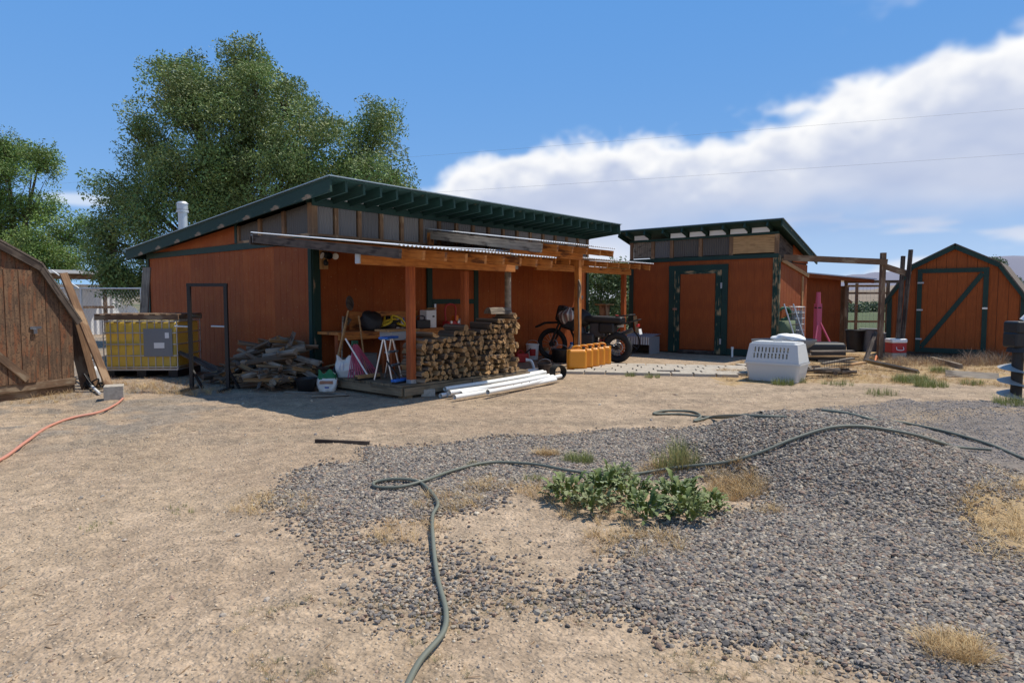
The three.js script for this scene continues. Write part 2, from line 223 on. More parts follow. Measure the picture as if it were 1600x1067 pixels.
// ---------- main building ----------
const UA = 49.6 * Math.PI / 180; // local x along the front wall, local z out of the front wall
const B1 = thing('workshop', 'long orange workshop with slanted roof, green trim and corrugated high windows', 'building', new THREE.Vector3(-3.4, 0, -11.16), UA);
const b1 = (x, y, z) => new THREE.Vector3(x, y, z).applyAxisAngle(new THREE.Vector3(0, 1, 0), UA).add(B1.position);
const SL = 0.0864, roofY = (z) => 3.35 + (z - 0.92) * SL, LEN = 8.4, DEP = 6.97, TR = 2.44;
{
  obj('wall_core', [box(LEN - 0.04, TR, 0.09, LEN / 2, TR / 2, -0.07), box(LEN - 0.04, TR, 0.09, LEN / 2, TR / 2, -DEP + 0.07), box(0.09, TR, DEP - 0.3, 0.07, TR / 2, -DEP / 2), box(0.09, TR, DEP - 0.3, LEN - 0.07, TR / 2, -DEP / 2),
    xf(poly([[-DEP, TR], [-2.6, TR], [-2.6, roofY(-2.6) - 0.24], [-DEP, roofY(-DEP) - 0.22]], 0.08), LEN - 0.06, 0, 0, 0, -Math.PI / 2, 0)], M.core, B1);
  sidingWall(B1, 0.1, LEN, 0.03, TR - 0.07, M.siding, (o, x, y) => o.position.set(x, y, -0.02));
  sidingWall(B1, 0.1, DEP, 0.03, TR - 0.07, M.siding, (o, x, y) => { o.rotation.y = -Math.PI / 2; o.position.set(0.02, y, -DEP - 0.1 + x); });
  sidingWall(B1, 0, DEP, 0.03, 3.0, M.siding, (o, x, y) => { o.rotation.y = Math.PI / 2; o.position.set(LEN - 0.03, y, -x); o.scale.y = (roofY(-x - 1) - 0.26) / 3; });
  // upper gable infill
  obj('gable_panel', swapUV(xf(poly([[2.6, TR + 0.05], [DEP, TR + 0.05 - 0.0], [DEP, roofY(-DEP) - 0.2], [2.6, roofY(-2.6) - 0.2]], 0.016), 0.004, 0, 0, 0, Math.PI / 2, 0)), M.siding, B1);
  // trim
  obj('corner_board', [box(0.14, TR, 0.025, 0.07, TR / 2, 0.012), box(0.025, TR, 0.1, -0.012, TR / 2, -0.05)], M.peel, B1);
  obj('corner_board', box(0.025, TR, 0.1, -0.012, TR / 2, -DEP + 0.05), M.green, B1);
  obj('corner_board', box(0.1, TR, 0.025, LEN - 0.05, TR / 2, 0.012), M.green, B1);
  obj('trim_band', box(0.025, 0.12, DEP, -0.014, TR - 0.02, -DEP / 2), M.green, B1);
  obj('trim_band', box(LEN, 0.1, 0.025, LEN / 2, TR - 0.02, 0.014), M.green, B1);
  obj('trim_band', box(LEN, 0.12, 0.03, LEN / 2, 3.05, 0.02), M.green, B1);
  obj('trim_post', box(0.025, 0.5, 0.09, -0.014, 2.74, -2.6), M.green, B1);
  // clerestory on the front: studs, corrugated panes
  const bays = 17, bw = LEN / bays;
  for (let i = 0; i <= bays; i++) obj('stud', box(i === 0 ? 0.12 : 0.075, 0.53, 0.05, Math.min(LEN - 0.04, Math.max(0.05, i * bw)), 2.745, -0.01), M.stud, B1);
  const cg = corrugated(bw - 0.08, 0.52, 0.062); for (let i = 0; i < bays; i++) { const o = obj('window_pane', cg, M.glazes[(i * 2 + (i >> 2)) % 3], B1); o.position.set((i + 0.5) * bw, 2.74, -0.03); }
  obj('window_rail', box(LEN, 0.04, 0.045, LEN / 2, 2.505, -0.008), M.stud, B1);
  // clerestory on the gable
  for (let i = 0; i <= 3; i++) { const z = -0.05 - i * 0.83, top = roofY(z) - 0.23; obj('stud', box(0.05, top - TR, 0.1, 0.01, (top + TR) / 2, z), M.stud, B1); }
  for (let i = 0; i < 3; i++) { const z = -0.465 - i * 0.83, h = roofY(z) - 0.23 - TR - 0.05; const o = obj('window_pane', corrugated(0.73, h, 0.062, 0.01, SL), M.glazeBrown, B1); o.rotation.y = -Math.PI / 2; o.position.set(0.03, TR + 0.05 + h / 2, z); }
  obj('window_rail', box(0.045, 0.05, 2.5, 0.005, TR + 0.065, -1.28), M.stud, B1);
  // roof
  const rx0 = -0.25, rx1 = LEN + 0.1, z0 = 0.92, z1 = -7.64, ang = Math.atan(SL), Ls = (z0 - z1) / Math.cos(ang), zc = (z0 + z1) / 2, yc = roofY(zc);
  const roof = obj('roof', box(rx1 - rx0, 0.03, Ls, (rx0 + rx1) / 2, yc - 0.035, zc, -ang), M.green, B1);
  obj('roof_sheet', box(rx1 - rx0 + 0.06, 0.014, Ls + 0.06, (rx0 + rx1) / 2, yc - 0.01, zc, -ang), M.roofMetal, roof);
  obj('rake_board', box(0.04, 0.2, Ls, rx0 + 0.02, yc - 0.155, zc, -ang), M.peel, roof);
  obj('rake_board', box(0.04, 0.2, Ls, rx1 - 0.02, yc - 0.155, zc, -ang), M.green, roof);
  obj('eave_board', box(rx1 - rx0 - 0.09, 0.17, 0.03, (rx0 + rx1) / 2, roofY(z1) - 0.14, z1 + 0.02), M.green, roof);
  const nR = 25; const rg = box(0.045, 0.18, 1.15, 0, 0, 0, -ang);
  for (let i = 0; i < nR; i++) { const x = rx0 + 0.33 + i * (rx1 - rx0 - 0.4) / (nR - 1); const o = obj('rafter', rg, i % 4 === 1 ? M.peel : M.green, roof); o.position.set(x, roofY(0.32) - 0.133, 0.32); }
  for (let i = 1; i < nR; i++) { const x = rx0 + 0.14 + i * (rx1 - rx0 - 0.4) / (nR - 1); obj('eave_block', box(0.28, 0.13, 0.02, x, 3.19, 0.0), M.white, roof); }
  // door in the front wall
  const door = obj('door', box(1.22, 1.98, 0.03, 3.32, 1.02, 0.02), M.siding2, B1);
  for (const x of [2.65, 4.0]) obj('door_frame', box(0.13, 2.12, 0.04, x, 1.08, 0.03), M.green, door);
  obj('door_frame', box(1.22, 0.1, 0.036, 3.32, 2.1, 0.03), M.green, door);
  obj('door_rail', box(1.2, 0.1, 0.02, 3.32, 1.36, 0.045), M.green, door);
  obj('door_handle', box(0.05, 0.12, 0.04, 2.75, 1.25, 0.07), M.metal, door);
  // stove pipe
  const sp = obj('stove_pipe', cyl(0.1, 0.1, 0.9, 0.5, 3.1, -6.16), M.galv, B1);
  obj('pipe_cap', [cyl(0.135, 0.135, 0.05, 0.5, 3.47, -6.16), cyl(0.12, 0.12, 0.13, 0.5, 3.58, -6.16), cyl(0.09, 0.14, 0.05, 0.5, 3.67, -6.16)], M.galv, sp);
}
{ // floodlight
  const p = b1(0.2, 2.12, 0.055), t = thing('flood_light', 'black twin flood light with motion sensor on the corner of the orange workshop', 'light', p, UA);
  obj('backing_board', box(0.16, 0.36, 0.02, 0, -0.02, -0.012), M.tan, t);
  for (const s of [-1, 1]) { const l = obj('lamp_head', [xf(lathe([[0.0, 0], [0.035, 0], [0.06, 0.1], [0.062, 0.13]]), s * 0.07, 0.06, 0.03, 1.9, 0, s * 0.5), cyl(0.015, 0.015, 0.1, s * 0.04, 0.02, 0.02, 1, 0, s)], M.black, t); obj('lens', cyl(0.055, 0.055, 0.008, s * 0.13, 0.02, 0.14, 1.9, 0, s * 0.5), M.white, l); }
  obj('sensor', [xf(new THREE.SphereGeometry(0.045, 14, 10), 0, -0.1, 0.05), cyl(0.02, 0.02, 0.08, 0, -0.06, 0.02, 1.2)], M.black, t);
}
// ---------- porch ----------
{
  const P = thing('porch', 'open lean-to porch with white corrugated roofing and orange stained beams against the orange workshop', 'porch', B1.position, UA);
  const sheet = (x0, x1, zf, yf, yb) => { // corrugated sheets falling from the wall to the front
    const n = Math.max(1, Math.round((x1 - x0) / 0.95)), w = (x1 - x0) / n, L = Math.hypot(zf - 0.04, yb - yf);
    for (let i = 0; i < n; i++) { const g = corrugated(w + 0.03, L, 0.068, 0.011); g.rotateX(-Math.PI / 2 + Math.atan2(yb - yf, zf)); g.translate(x0 + (i + 0.5) * w, (yf + yb) / 2 + 0.03 + (i % 2) * 0.004, zf / 2 + 0.02); obj('roof_sheet', g, M.roofWhite, P); }
  };
  const rafter = (x, zf, yf, yb, m, h = 0.12) => obj('rafter', bar([x, yb - h / 2 - 0.01, 0.045], [x, yf - h / 2 - 0.01, zf - 0.03], 0.045, h), m, P);
  sheet(-1.1, 2.1, 3.6, 2.03, 2.42); obj('ledger', box(1.15, 0.14, 0.045, -0.55, 2.33, 0.03), M.dark, P);
  rafter(-1.06, 3.6, 2.03, 2.42, M.dark); for (let i = 1; i < 9; i++) rafter(-1.06 + i * 0.385, 3.6, 2.03, 2.42, M.orangeWood);
  obj('joist_hanger', [box(0.07, 0.12, 0.05, -1.06, 2.35, 0.03)], M.galv, P);
  obj('header_beam', box(3.2, 0.12, 0.09, 0.65, 1.93, 2.58), M.orangeWood, P);
  obj('joist_hanger', box(0.02, 0.14, 0.1, -0.96, 1.95, 2.58), M.galv, P);
  sheet(2.12, 8.2, 2.05, 2.24, 2.42); for (let i = 0; i < 13; i++) rafter(2.3 + i * 0.48, 2.05, 2.24, 2.42, M.orangeWood);
  obj('header_beam', box(3.8, 0.14, 0.06, 6.2, 2.08, 1.45), M.orangeWood, P);
  sheet(2.55, 4.95, 2.95, 2.37, 2.78); rafter(2.6, 2.95, 2.37, 2.78, M.grey, 0.16); for (let i = 1; i < 6; i++) rafter(2.6 + i * 0.46, 2.95, 2.37, 2.78, M.orangeWood);
  obj('header_beam', box(2.2, 0.13, 0.08, 3.75, 2.27, 2.2), M.orangeWood, P);
  obj('stub_post', box(0.1, 0.5, 0.1, 2.85, 2.2, 2.1), M.grey, P); obj('stub_post', box(0.09, 0.32, 0.09, 2.62, 2.56, 0.1), M.orangeWood, P);
  obj('post', box(0.1, 1.69, 0.1, -0.05, 1.025, 2.58), M.redPost, P); obj('post_base', box(0.105, 0.06, 0.105, -0.05, 0.21, 2.58), M.galv, P);
  obj('post', box(0.1, 1.69, 0.1, 1.45, 1.025, 2.2), M.redPost, P);
  obj('post', cyl(0.055, 0.06, 1.8, 2.2, 1.05, 2.5), M.grey, P);
  obj('post', box(0.11, 2.3, 0.11, 5.1, 1.13, 1.95), M.orangeWood, P);
  obj('post', box(0.1, 2.02, 0.1, 7.85, 1.0, 1.42), M.redPost, P);
  const rp = obj('hanging_rope', [tube([[5.0, 1.75, 2.03], [4.96, 1.4, 2.06], [4.97, 0.8, 2.07], [4.92, 0.35, 2.1], [4.99, 0.12, 2.1], [5.03, 0.4, 2.05], [5.0, 0.9, 2.05]], 0.016), tube([[5.0, 1.8, 2.04], [4.93, 1.6, 2.1], [4.97, 1.45, 2.07], [5.03, 1.6, 2.06], [4.96, 1.7, 2.1]], 0.02, 40, 6, true)], M.grey, P);
}
{ // deck
  const t = thing('wooden_deck', 'low weathered plank deck under the porch holding the firewood', 'deck', b1(0, 0, 0), UA);
  const x0 = -0.35, x1 = 2.45, z0 = 0.05, z1 = 2.75; let k = 0;
  for (let z = z0; z < z1 - 0.1; z += 0.142, k++) obj('plank', box(x1 - x0 - (k % 3) * 0.01, 0.03, 0.136, (x0 + x1) / 2, 0.172, z + 0.07), M.deck, t);
  for (const [a, b] of [[x0, 1.0], [1.02, x1]]) obj('edge_board', box(b - a, 0.11, 0.035, (a + b) / 2, 0.1, z1 + 0.025), M.deck, t);
  for (const [a, b] of [[z0, 1.3], [1.32, z1]]) obj('edge_board', box(0.035, 0.11, b - a, x0 - 0.02, 0.1, (a + b) / 2), M.deck, t);
  for (const [x, z] of [[x0 + 0.1, 2.68], [1.0, 2.68], [x1 - 0.1, 2.68], [x0 + 0.1, 0.4], [x1 - 0.1, 0.4]]) obj('foot_block', box(0.14, 0.15, 0.14, x, 0.075, z), M.deck, t);
}
// ---------- second building ----------
const DA = -40.4 * Math.PI / 180;
const B2 = thing('tall_shed', 'boxy orange shed with green framed door and a row of high windows', 'building', new THREE.Vector3(6.3, 0, -15.5), DA);
const b2 = (x, y, z) => new THREE.Vector3(x, y, z).applyAxisAngle(new THREE.Vector3(0, 1, 0), DA).add(B2.position);
{
  const W = 4.0, D = 2.3, S2 = 0.27, ry = (z) => 3.27 + (z - 0.38) * S2;
  obj('wall_core', [box(W - 0.06, 2.4, 0.08, -W / 2, 1.2, -0.08), box(W - 0.06, 2.4, 0.08, -W / 2, 1.2, -D + 0.06), box(0.08, 2.4, D - 0.3, -0.08, 1.2, -D / 2), box(0.08, 2.4, D - 0.3, -W + 0.06, 1.2, -D / 2)], M.core, B2);
  sidingWall(B2, -W, -0.05, 0.03, 2.4, M.siding2, (o, x, y) => o.position.set(x, y, -0.02));
  sidingWall(B2, 0.06, D, 0.03, 2.3, M.siding, (o, x, y) => { o.rotation.y = Math.PI / 2; o.position.set(-0.02, y, -x + 0.03); });
  sidingWall(B2, 0, D, 0.03, 2.4, M.siding2, (o, x, y) => { o.rotation.y = -Math.PI / 2; o.position.set(-W + 0.02, y, -D + x); });
  obj('gable_panel', swapUV(xf(poly([[1.1, 2.33], [D, 2.33], [D, ry(-D) - 0.12], [1.1, ry(-1.1) - 0.12]], 0.016), -0.022, 0, 0, 0, Math.PI / 2, 0)), M.siding, B2);
  const cgp = corrugated(1.02, 0.42, 0.06, 0.01, -S2); { const o = obj('corrugated_panel', cgp, M.dark, B2); o.rotation.y = Math.PI / 2; o.position.set(-0.01, 2.61, -0.56); }
  obj('batten', bar([0.02, 2.34, -0.2], [0.02, 2.02, -D], 0.03, 0.09), M.tan, B2);
  obj('batten', box(0.03, 1.6, 0.08, 0.01, 1.2, -1.85), M.tan, B2);
  obj('corner_board', [box(0.12, 2.45, 0.025, -0.06, 1.225, 0.012), box(0.025, 2.45, 0.1, 0.012, 1.225, -0.05)], M.peelMuch, B2);
  obj('corner_board', box(0.12, 2.45, 0.025, -W + 0.06, 1.225, 0.012), M.green, B2);
  obj('trim_band', box(W, 0.1, 0.03, -W / 2, 2.44, 0.016), M.green, B2);
  obj('base_board', box(W * 0.32, 0.16, 0.02, -0.72, 0.1, 0.012), M.green, B2);
  for (const x of [-3.95, -3.3, -2.75, -1.95, -1.15, -0.05]) obj('stud', box(0.09, 0.5, 0.05, x, 2.74, -0.01), M.stud, B2);
  for (const [a, b, m] of [[-3.9, -3.35, M.grey], [-3.25, -2.8, M.glazes[1]], [-2.7, -2.0, M.glazeBrown], [-1.9, -1.2, M.glazeBrown]]) { const o = obj('window_pane', corrugated(b - a, 0.46, 0.06), m, B2); o.position.set((a + b) / 2, 2.74, -0.03); }
  obj('plywood_cover', box(1.0, 0.42, 0.015, -0.6, 2.73, 0.0), M.tan, B2);
  obj('trim_band', box(W + 0.02, 0.06, 0.03, -W / 2, 2.975, 0.02), M.green, B2);
  const ang = Math.atan(S2), z0 = 0.38, z1 = -D - 0.15, Ls = (z0 - z1) / Math.cos(ang), zc = (z0 + z1) / 2;
  const roof = obj('roof', box(W + 0.35, 0.03, Ls, -W / 2 + 0.02, ry(zc) - 0.04, zc, -ang), M.green, B2);
  obj('roof_sheet', box(W + 0.4, 0.012, Ls + 0.05, -W / 2 + 0.02, ry(zc) - 0.015, zc, -ang), M.roofMetal, roof);
  for (const x of [-W - 0.14, 0.18]) obj('rake_board', box(0.03, 0.13, Ls, x, ry(zc) - 0.12, zc, -ang), M.peel, roof);
  for (let i = 0; i < 8; i++) { const x = -W + 0.1 + i * 0.535; obj('rafter', box(0.045, 0.11, 0.36, x, ry(0.2) - 0.11, 0.2, -ang), M.green, roof); if (i < 7 && i !== 1) obj('eave_block', box(0.42, 0.12, 0.02, x + 0.27, 3.065, 0.03), M.white, roof); }
  const door = obj('door', box(0.94, 1.95, 0.03, -2.0, 1.1, 0.02), M.siding2, B2);
  for (const [x, m] of [[-2.72, M.green], [-2.56, M.peelMuch], [-1.44, M.peelMuch], [-1.28, M.green]]) obj('door_frame', box(0.15, 2.14, 0.035, x, 1.1, 0.03), m, door);
  obj('door_frame', box(1.6, 0.14, 0.04, -2.0, 2.21, 0.03), M.green, door); obj('door_frame', box(0.98, 0.09, 0.03, -2.0, 2.1, 0.028), M.peelMuch, door);
  obj('latch', box(0.12, 0.05, 0.03, -2.6, 1.15, 0.065), M.metal, door); for (const y of [0.35, 1.75]) obj('hinge', box(0.04, 0.14, 0.02, -1.36, y, 0.058), M.galv, door);
  obj('door_sill', box(1.0, 0.08, 0.12, -2.0, 0.06, 0.07), M.dark, B2);
}
// ---------- back shed with the wire run ----------
{
  const t = thing('lean_to_shed', 'low orange shed with a pale sloping roof behind the gate beam', 'building', new THREE.Vector3(8.35, 0, -18.6), -0.12);
  sidingWall(t, 0, 0.95, 0.02, 2.05, M.siding2, (o, x, y) => o.position.set(x, y, 0));
  obj('wall_core', [box(0.06, 2.0, 2.4, 0.05, 1.0, -1.25), box(0.06, 1.9, 2.4, 0.9, 0.95, -1.25), box(0.95, 2.0, 0.06, 0.47, 1.0, -2.4), box(0.93, 2.03, 0.04, 0.47, 1.02, -0.03)], M.siding2, t);
  obj('side_wall', box(0.5, 1.8, 0.04, 1.25, 0.9, -0.9), M.shedTrim, t);
  const roof = obj('roof', box(1.95, 0.03, 3.0, 0.82, 2.06, -1.2, 0, 0, -0.1), M.roofWhite, t);
  obj('fascia', box(1.85, 0.1, 0.03, 0.8, 1.99, 0.26, 0, 0, -0.1), M.siding2, roof);
}
{
  const t = thing('wire_run', 'wood framed animal run with wire mesh beside the low orange shed', 'pen', new THREE.Vector3(9.4, 0, -18.4), -0.1);
  for (const [x, z] of [[0, 0], [1.0, 0], [1.12, 0], [2.3, 0], [0, -2], [1.1, -2], [2.3, -2]]) obj('post', box(0.07, 1.9, 0.07, x, 0.95, z), M.stud, t);
  obj('top_rail', box(2.4, 0.08, 0.06, 1.15, 1.9, 0), M.stud, t); obj('door_rail', box(1.0, 0.06, 0.04, 0.5, 1.78, 0.04), M.tan, t); obj('door_rail', box(1.0, 0.06, 0.04, 0.5, 0.1, 0.04), M.tan, t);
  for (const y of [0.72, 1.6]) obj('back_rail', box(2.4, 0.06, 0.05, 1.15, y, -2.03), M.stud, t);
  obj('brace', bar([0.4, 1.75, -2.08], [1.0, 1.3, -2.08], 0.07, 0.03), M.stud, t);
  const w = []; for (let x = 0.05; x < 1.0; x += 0.1) w.push(box(0.003, 1.7, 0.003, x, 0.95, 0.02)); for (let y = 0.15; y < 1.8; y += 0.1) w.push(box(0.95, 0.003, 0.003, 0.5, y, 0.02));
  obj('wire_mesh', w, M.galv, t);
}
for (const [x, z, m, s, l] of [[9.72, 18.2, M.greyPlastic, 1, 'grey plastic bin in the wire run next to the black one'], [9.3, 18.15, M.black, 0.95, 'black plastic bin in the wire run against the orange shed'], [10.15, 18.1, M.greyPlastic, 0.8, 'shorter grey plastic tub in the wire run']]) {
  const t = thing('bin', l, 'bin', new THREE.Vector3(x, 0, -z + 0.5)); obj('tub', xf(new THREE.CylinderGeometry(0.24, 0.19, 0.6 * s, 16), 0, 0.3 * s, 0), m, t); obj('rim', xf(new THREE.TorusGeometry(0.24, 0.018, 8, 20), 0, 0.6 * s, 0, Math.PI / 2), m, t);
}
// ---------- gate beam and post ----------
{
  const p = new THREE.Vector3(8.6, 0, -15.2), t = thing('gate_frame', 'weathered brown gate post carrying a long beam to the boxy orange shed', 'gate frame', p);
  obj('post', box(0.1, 2.48, 0.1, 0, 1.24, 0), M.shedTrim, t);
  const a = b2(0.1, 2.38, 0.05).sub(p); obj('beam', bar([a.x, a.y, a.z + 0.08], [0.05, 2.26, 0.085], 0.14, 0.045, 0), M.shedTrim, t);
  obj('beam', bar([0.0, 2.2, -0.09], [0.72, 1.98, -0.12], 0.13, 0.045), M.shedTrim, t);
}
for (const [a, b, l] of [[[1424, 390], [1392, 470], 'forked dark pole leaning on the barn shaped shed beside the gate post'], [[1412, 400], [1386, 500], 'rough dark board leaning crosswise on the green corner of the barn shaped shed']]) { const A = at(a[0], a[1], 15.25 + (b[1] > 480 ? 0.1 : 0)), B = G(b[1] > 480 ? 1384 : 1390, 559); B.z = -15.2; tag(obj('leaning_pole', bar(A.toArray(), [B.x, 0, B.z], 0.06, 0.08), M.dark), l, 'board'); }
{ const A = G(1352, 567), B = at(1368, 520, 15.1); tag(obj('leaning_pole', bar(A.toArray(), B.toArray(), 0.07, 0.09), M.dark), 'short thick timber propped against the gate post', 'board'); }
// ---------- barn shaped sheds ----------
function barn(name, label, p, turn, o) {
  const t = thing(name, label, 'shed', p, turn), { hw, eave, kx, ky, ridge, depth, planks, trim, ph } = o;
  const top = (x) => { const a = Math.abs(x); return a > kx ? lerp(eave, ky, (hw - a) / (hw - kx)) : lerp(ky, ridge, (kx - a) / kx); };
  const y0 = 0.14, pw = 0.2, cols = [];
  for (let x = -hw; x < hw - 0.02; x += pw) { const x1 = Math.min(hw, x + pw); const pts = [[x + 0.004, y0], [x1 - 0.004, y0], [x1 - 0.004, top(x1 - 0.004) - 0.02]]; for (const k of [kx, 0, -kx]) if (k > x + 0.01 && k < x1 - 0.01) pts.push([k, top(k) - 0.02]); pts.push([x + 0.004, top(x + 0.004) - 0.02]); const pl = obj('plank', swapUV(xf(poly(pts, 0.018), 0, 0, 0)), planks[cols.length % planks.length], t); cols.push(pl); }
  obj('wall_core', [xf(poly([[-hw + 0.01, y0], [hw - 0.01, y0], [hw - 0.01, eave - 0.03], [kx, ky - 0.03], [0, ridge - 0.03], [-kx, ky - 0.03], [-hw + 0.01, eave - 0.03]], 0.03), 0, 0, -0.034), xf(poly([[-hw + 0.01, y0], [hw - 0.01, y0], [hw - 0.01, eave - 0.03], [kx, ky - 0.03], [0, ridge - 0.03], [-kx, ky - 0.03], [-hw + 0.01, eave - 0.03]], 0.03), 0, 0, -depth)], M.core, t);
  for (const s of [-1, 1]) obj('side_wall', box(0.03, eave - y0, depth, s * (hw - 0.016), (eave + y0) / 2, -depth / 2), planks[0], t);
  obj('skid', [box(2 * hw, 0.12, 0.08, 0, 0.07, -0.03), box(2 * hw, 0.12, 0.08, 0, 0.07, -depth + 0.1)], o.skid, t);
  const ov = 0.09, e = 1.06, ex = hw + 0.07, ey = eave - (ex - hw) * (ky - eave) / (hw - kx);
  const prof = [[-ex, ey], [-kx, ky], [0, ridge], [kx, ky], [ex, ey]];
  const roof = obj('roof', prof.slice(1).map((b, i) => { const a = prof[i], L = Math.hypot(b[0] - a[0], b[1] - a[1]); return box(L + 0.012, 0.025, depth + 2 * ov, (a[0] + b[0]) / 2, (a[1] + b[1]) / 2 + 0.02, -depth / 2, 0, 0, Math.atan2(b[1] - a[1], b[0] - a[0])); }), M.shingle, t);
  prof.slice(1).forEach((b, i) => { const a = prof[i]; obj('rake_board', bar([a[0], a[1] - 0.05, ov - 0.02], [b[0], b[1] - 0.05, ov - 0.02], 0.1, 0.03), trim, roof); });
  return t;
}
{
  const p = new THREE.Vector3(10.4, 0, -15.4), ta = DA;
  const t = barn('barn_shed', 'brown barn shaped shed with dark green trim and a diagonal door brace', p, ta, { hw: 1.36, eave: 1.46, kx: 0.86, ky: 2.22, ridge: 2.68, depth: 3.0, planks: M.shedBrown, trim: M.green, skid: M.dark });
  for (const s of [-1, 1]) obj('corner_board', box(0.1, 1.3, 0.025, s * 1.31, 0.8, 0.032), M.green, t);
  const door = obj('door', box(1.36, 1.98, 0.012, -0.03, 1.13, 0.026), M.shedBrown[1], t);
  for (let i = 0; i < 7; i++) obj('plank', box(0.188, 1.96, 0.014, -0.61 + i * 0.194, 1.13, 0.036), M.shedBrown[i % 2], door);
  for (const [w, h, x, y] of [[0.1, 2.0, -0.68, 1.13], [0.1, 2.0, 0.62, 1.13], [1.2, 0.1, -0.03, 2.08], [1.2, 0.11, -0.03, 0.19]]) obj('door_trim', box(w, h, 0.02, x, y, 0.055), M.green, door);
  obj('door_brace', bar([-0.6, 0.26, 0.055], [0.55, 2.0, 0.055], 0.1, 0.018), M.green, door);
  for (const y of [0.45, 1.15, 1.8]) obj('hinge', box(0.13, 0.035, 0.01, -0.66, y, 0.07), M.galv, door);
  obj('latch', box(0.1, 0.04, 0.02, 0.62, 1.2, 0.072), M.metal, door);
}
{
  const p = new THREE.Vector3(-7.07, 0, -8.63);
  const t = barn('old_barn_shed', 'weathered red brown plank barn shed with a shingled roof', p, 71.9 * Math.PI / 180, { hw: 1.3, eave: 1.2, kx: 0.83, ky: 1.9, ridge: 2.32, depth: 2.6, planks: M.shedOld, trim: M.dark, skid: M.shedTrim });
  obj('base_board', box(2.6, 0.1, 0.03, 0, 0.17, 0.035), M.shedTrim, t);
  const door = obj('door', box(1.4, 1.6, 0.03, 0, 1.02, 0.035), M.shedOld[0], t);
  for (let i = 0; i < 7; i++) obj('plank', box(0.19, 1.58, 0.014, -0.6 + i * 0.2, 1.02, 0.058), M.shedOld[(i * 2 + 1) % 3], door);
  obj('door_brace', bar([0.55, 0.28, 0.08], [-0.6, 1.4, 0.08], 0.1, 0.03), M.shedTrim, door);
  obj('hasp', [box(0.16, 0.035, 0.015, 0.7, 1.0, 0.075), box(0.05, 0.07, 0.025, 0.68, 0.95, 0.09)], M.metal, door);
}
// boards leaning on the old shed
for (const [a, b, w, h, m, l] of [[[98, 428], [172, 604], 0.075, 0.1, M.stud, 'thick tan beam leaning against the old shed, foot by the concrete block'], [[104, 438], [150, 600], 0.085, 0.09, M.stud, 'brown beam leaning against the old shed behind the tan one'], [[112, 500], [138, 600], 0.05, 0.2, M.shedTrim, 'wide dark board leaning on the corner of the old shed']]) {
  const B = G(b[0], b[1] + 8), A = at(a[0], a[1], -B.z + (w > 0.06 ? 0.35 : 0.3)); tag(obj('leaning_board', bar(A.toArray(), [B.x, 0.02, B.z], w, h), m), l, 'board', null);
}
{ const p = G(178, 624); const t = tag(obj('concrete_block', [rbox(0.24, 0.2, 0.28, 0.008, p.x, 0.1, p.z, 0, 0.5, 0)], M.concrete), 'grey concrete block on the dirt at the foot of the leaning beams', 'block'); }
{ const p = G(148, 602); const t = thing('propane_cylinder', 'small white gas cylinder beside the old shed', 'gas cylinder', p); obj('tank', lathe([[0, 0], [0.09, 0], [0.13, 0.04], [0.14, 0.1], [0.14, 0.24], [0.12, 0.3], [0.05, 0.33], [0, 0.34]]), M.white, t); obj('collar', lathe([[0.08, 0.31], [0.085, 0.42], [0.078, 0.42], [0.074, 0.31]]), M.white, t); obj('foot_ring', lathe([[0.1, 0], [0.1, 0.04]]), M.white, t); }
{ const a = G(118, 608), pts = []; const r = rng(5); for (let i = 0; i < 26; i++) pts.push([a.x + 0.25 + rr(-0.16, 0.2, r), 0.03 + rr(0, 0.28, r) * (i % 2), a.z + rr(-0.12, 0.12, r)]); tag(obj('cable_tangle', tube(pts, 0.012, 240, 6), M.black), 'tangle of black cable by the old shed corner', 'cable'); }
{ const a = G(122, 594), b = G(155, 618); tag(obj('white_pipe', rod([a.x, 0.12, a.z], [b.x, 0.03, b.z], 0.02), M.pvc), 'short white pipe lying beside the old shed', 'pipe'); }
tag(obj('orange_hose', tube([[192, 622], [180, 632], [150, 645], [115, 652], [80, 664], [40, 690], [0, 718], [-60, 745]].map(([x, y]) => Gh(x, y, 0.02)), 0.015, 120), mat({ color: C(0.52, 0.23, 0.16), roughness: 0.6 })), 'faded orange hose crossing the dirt from the concrete block', 'hose');

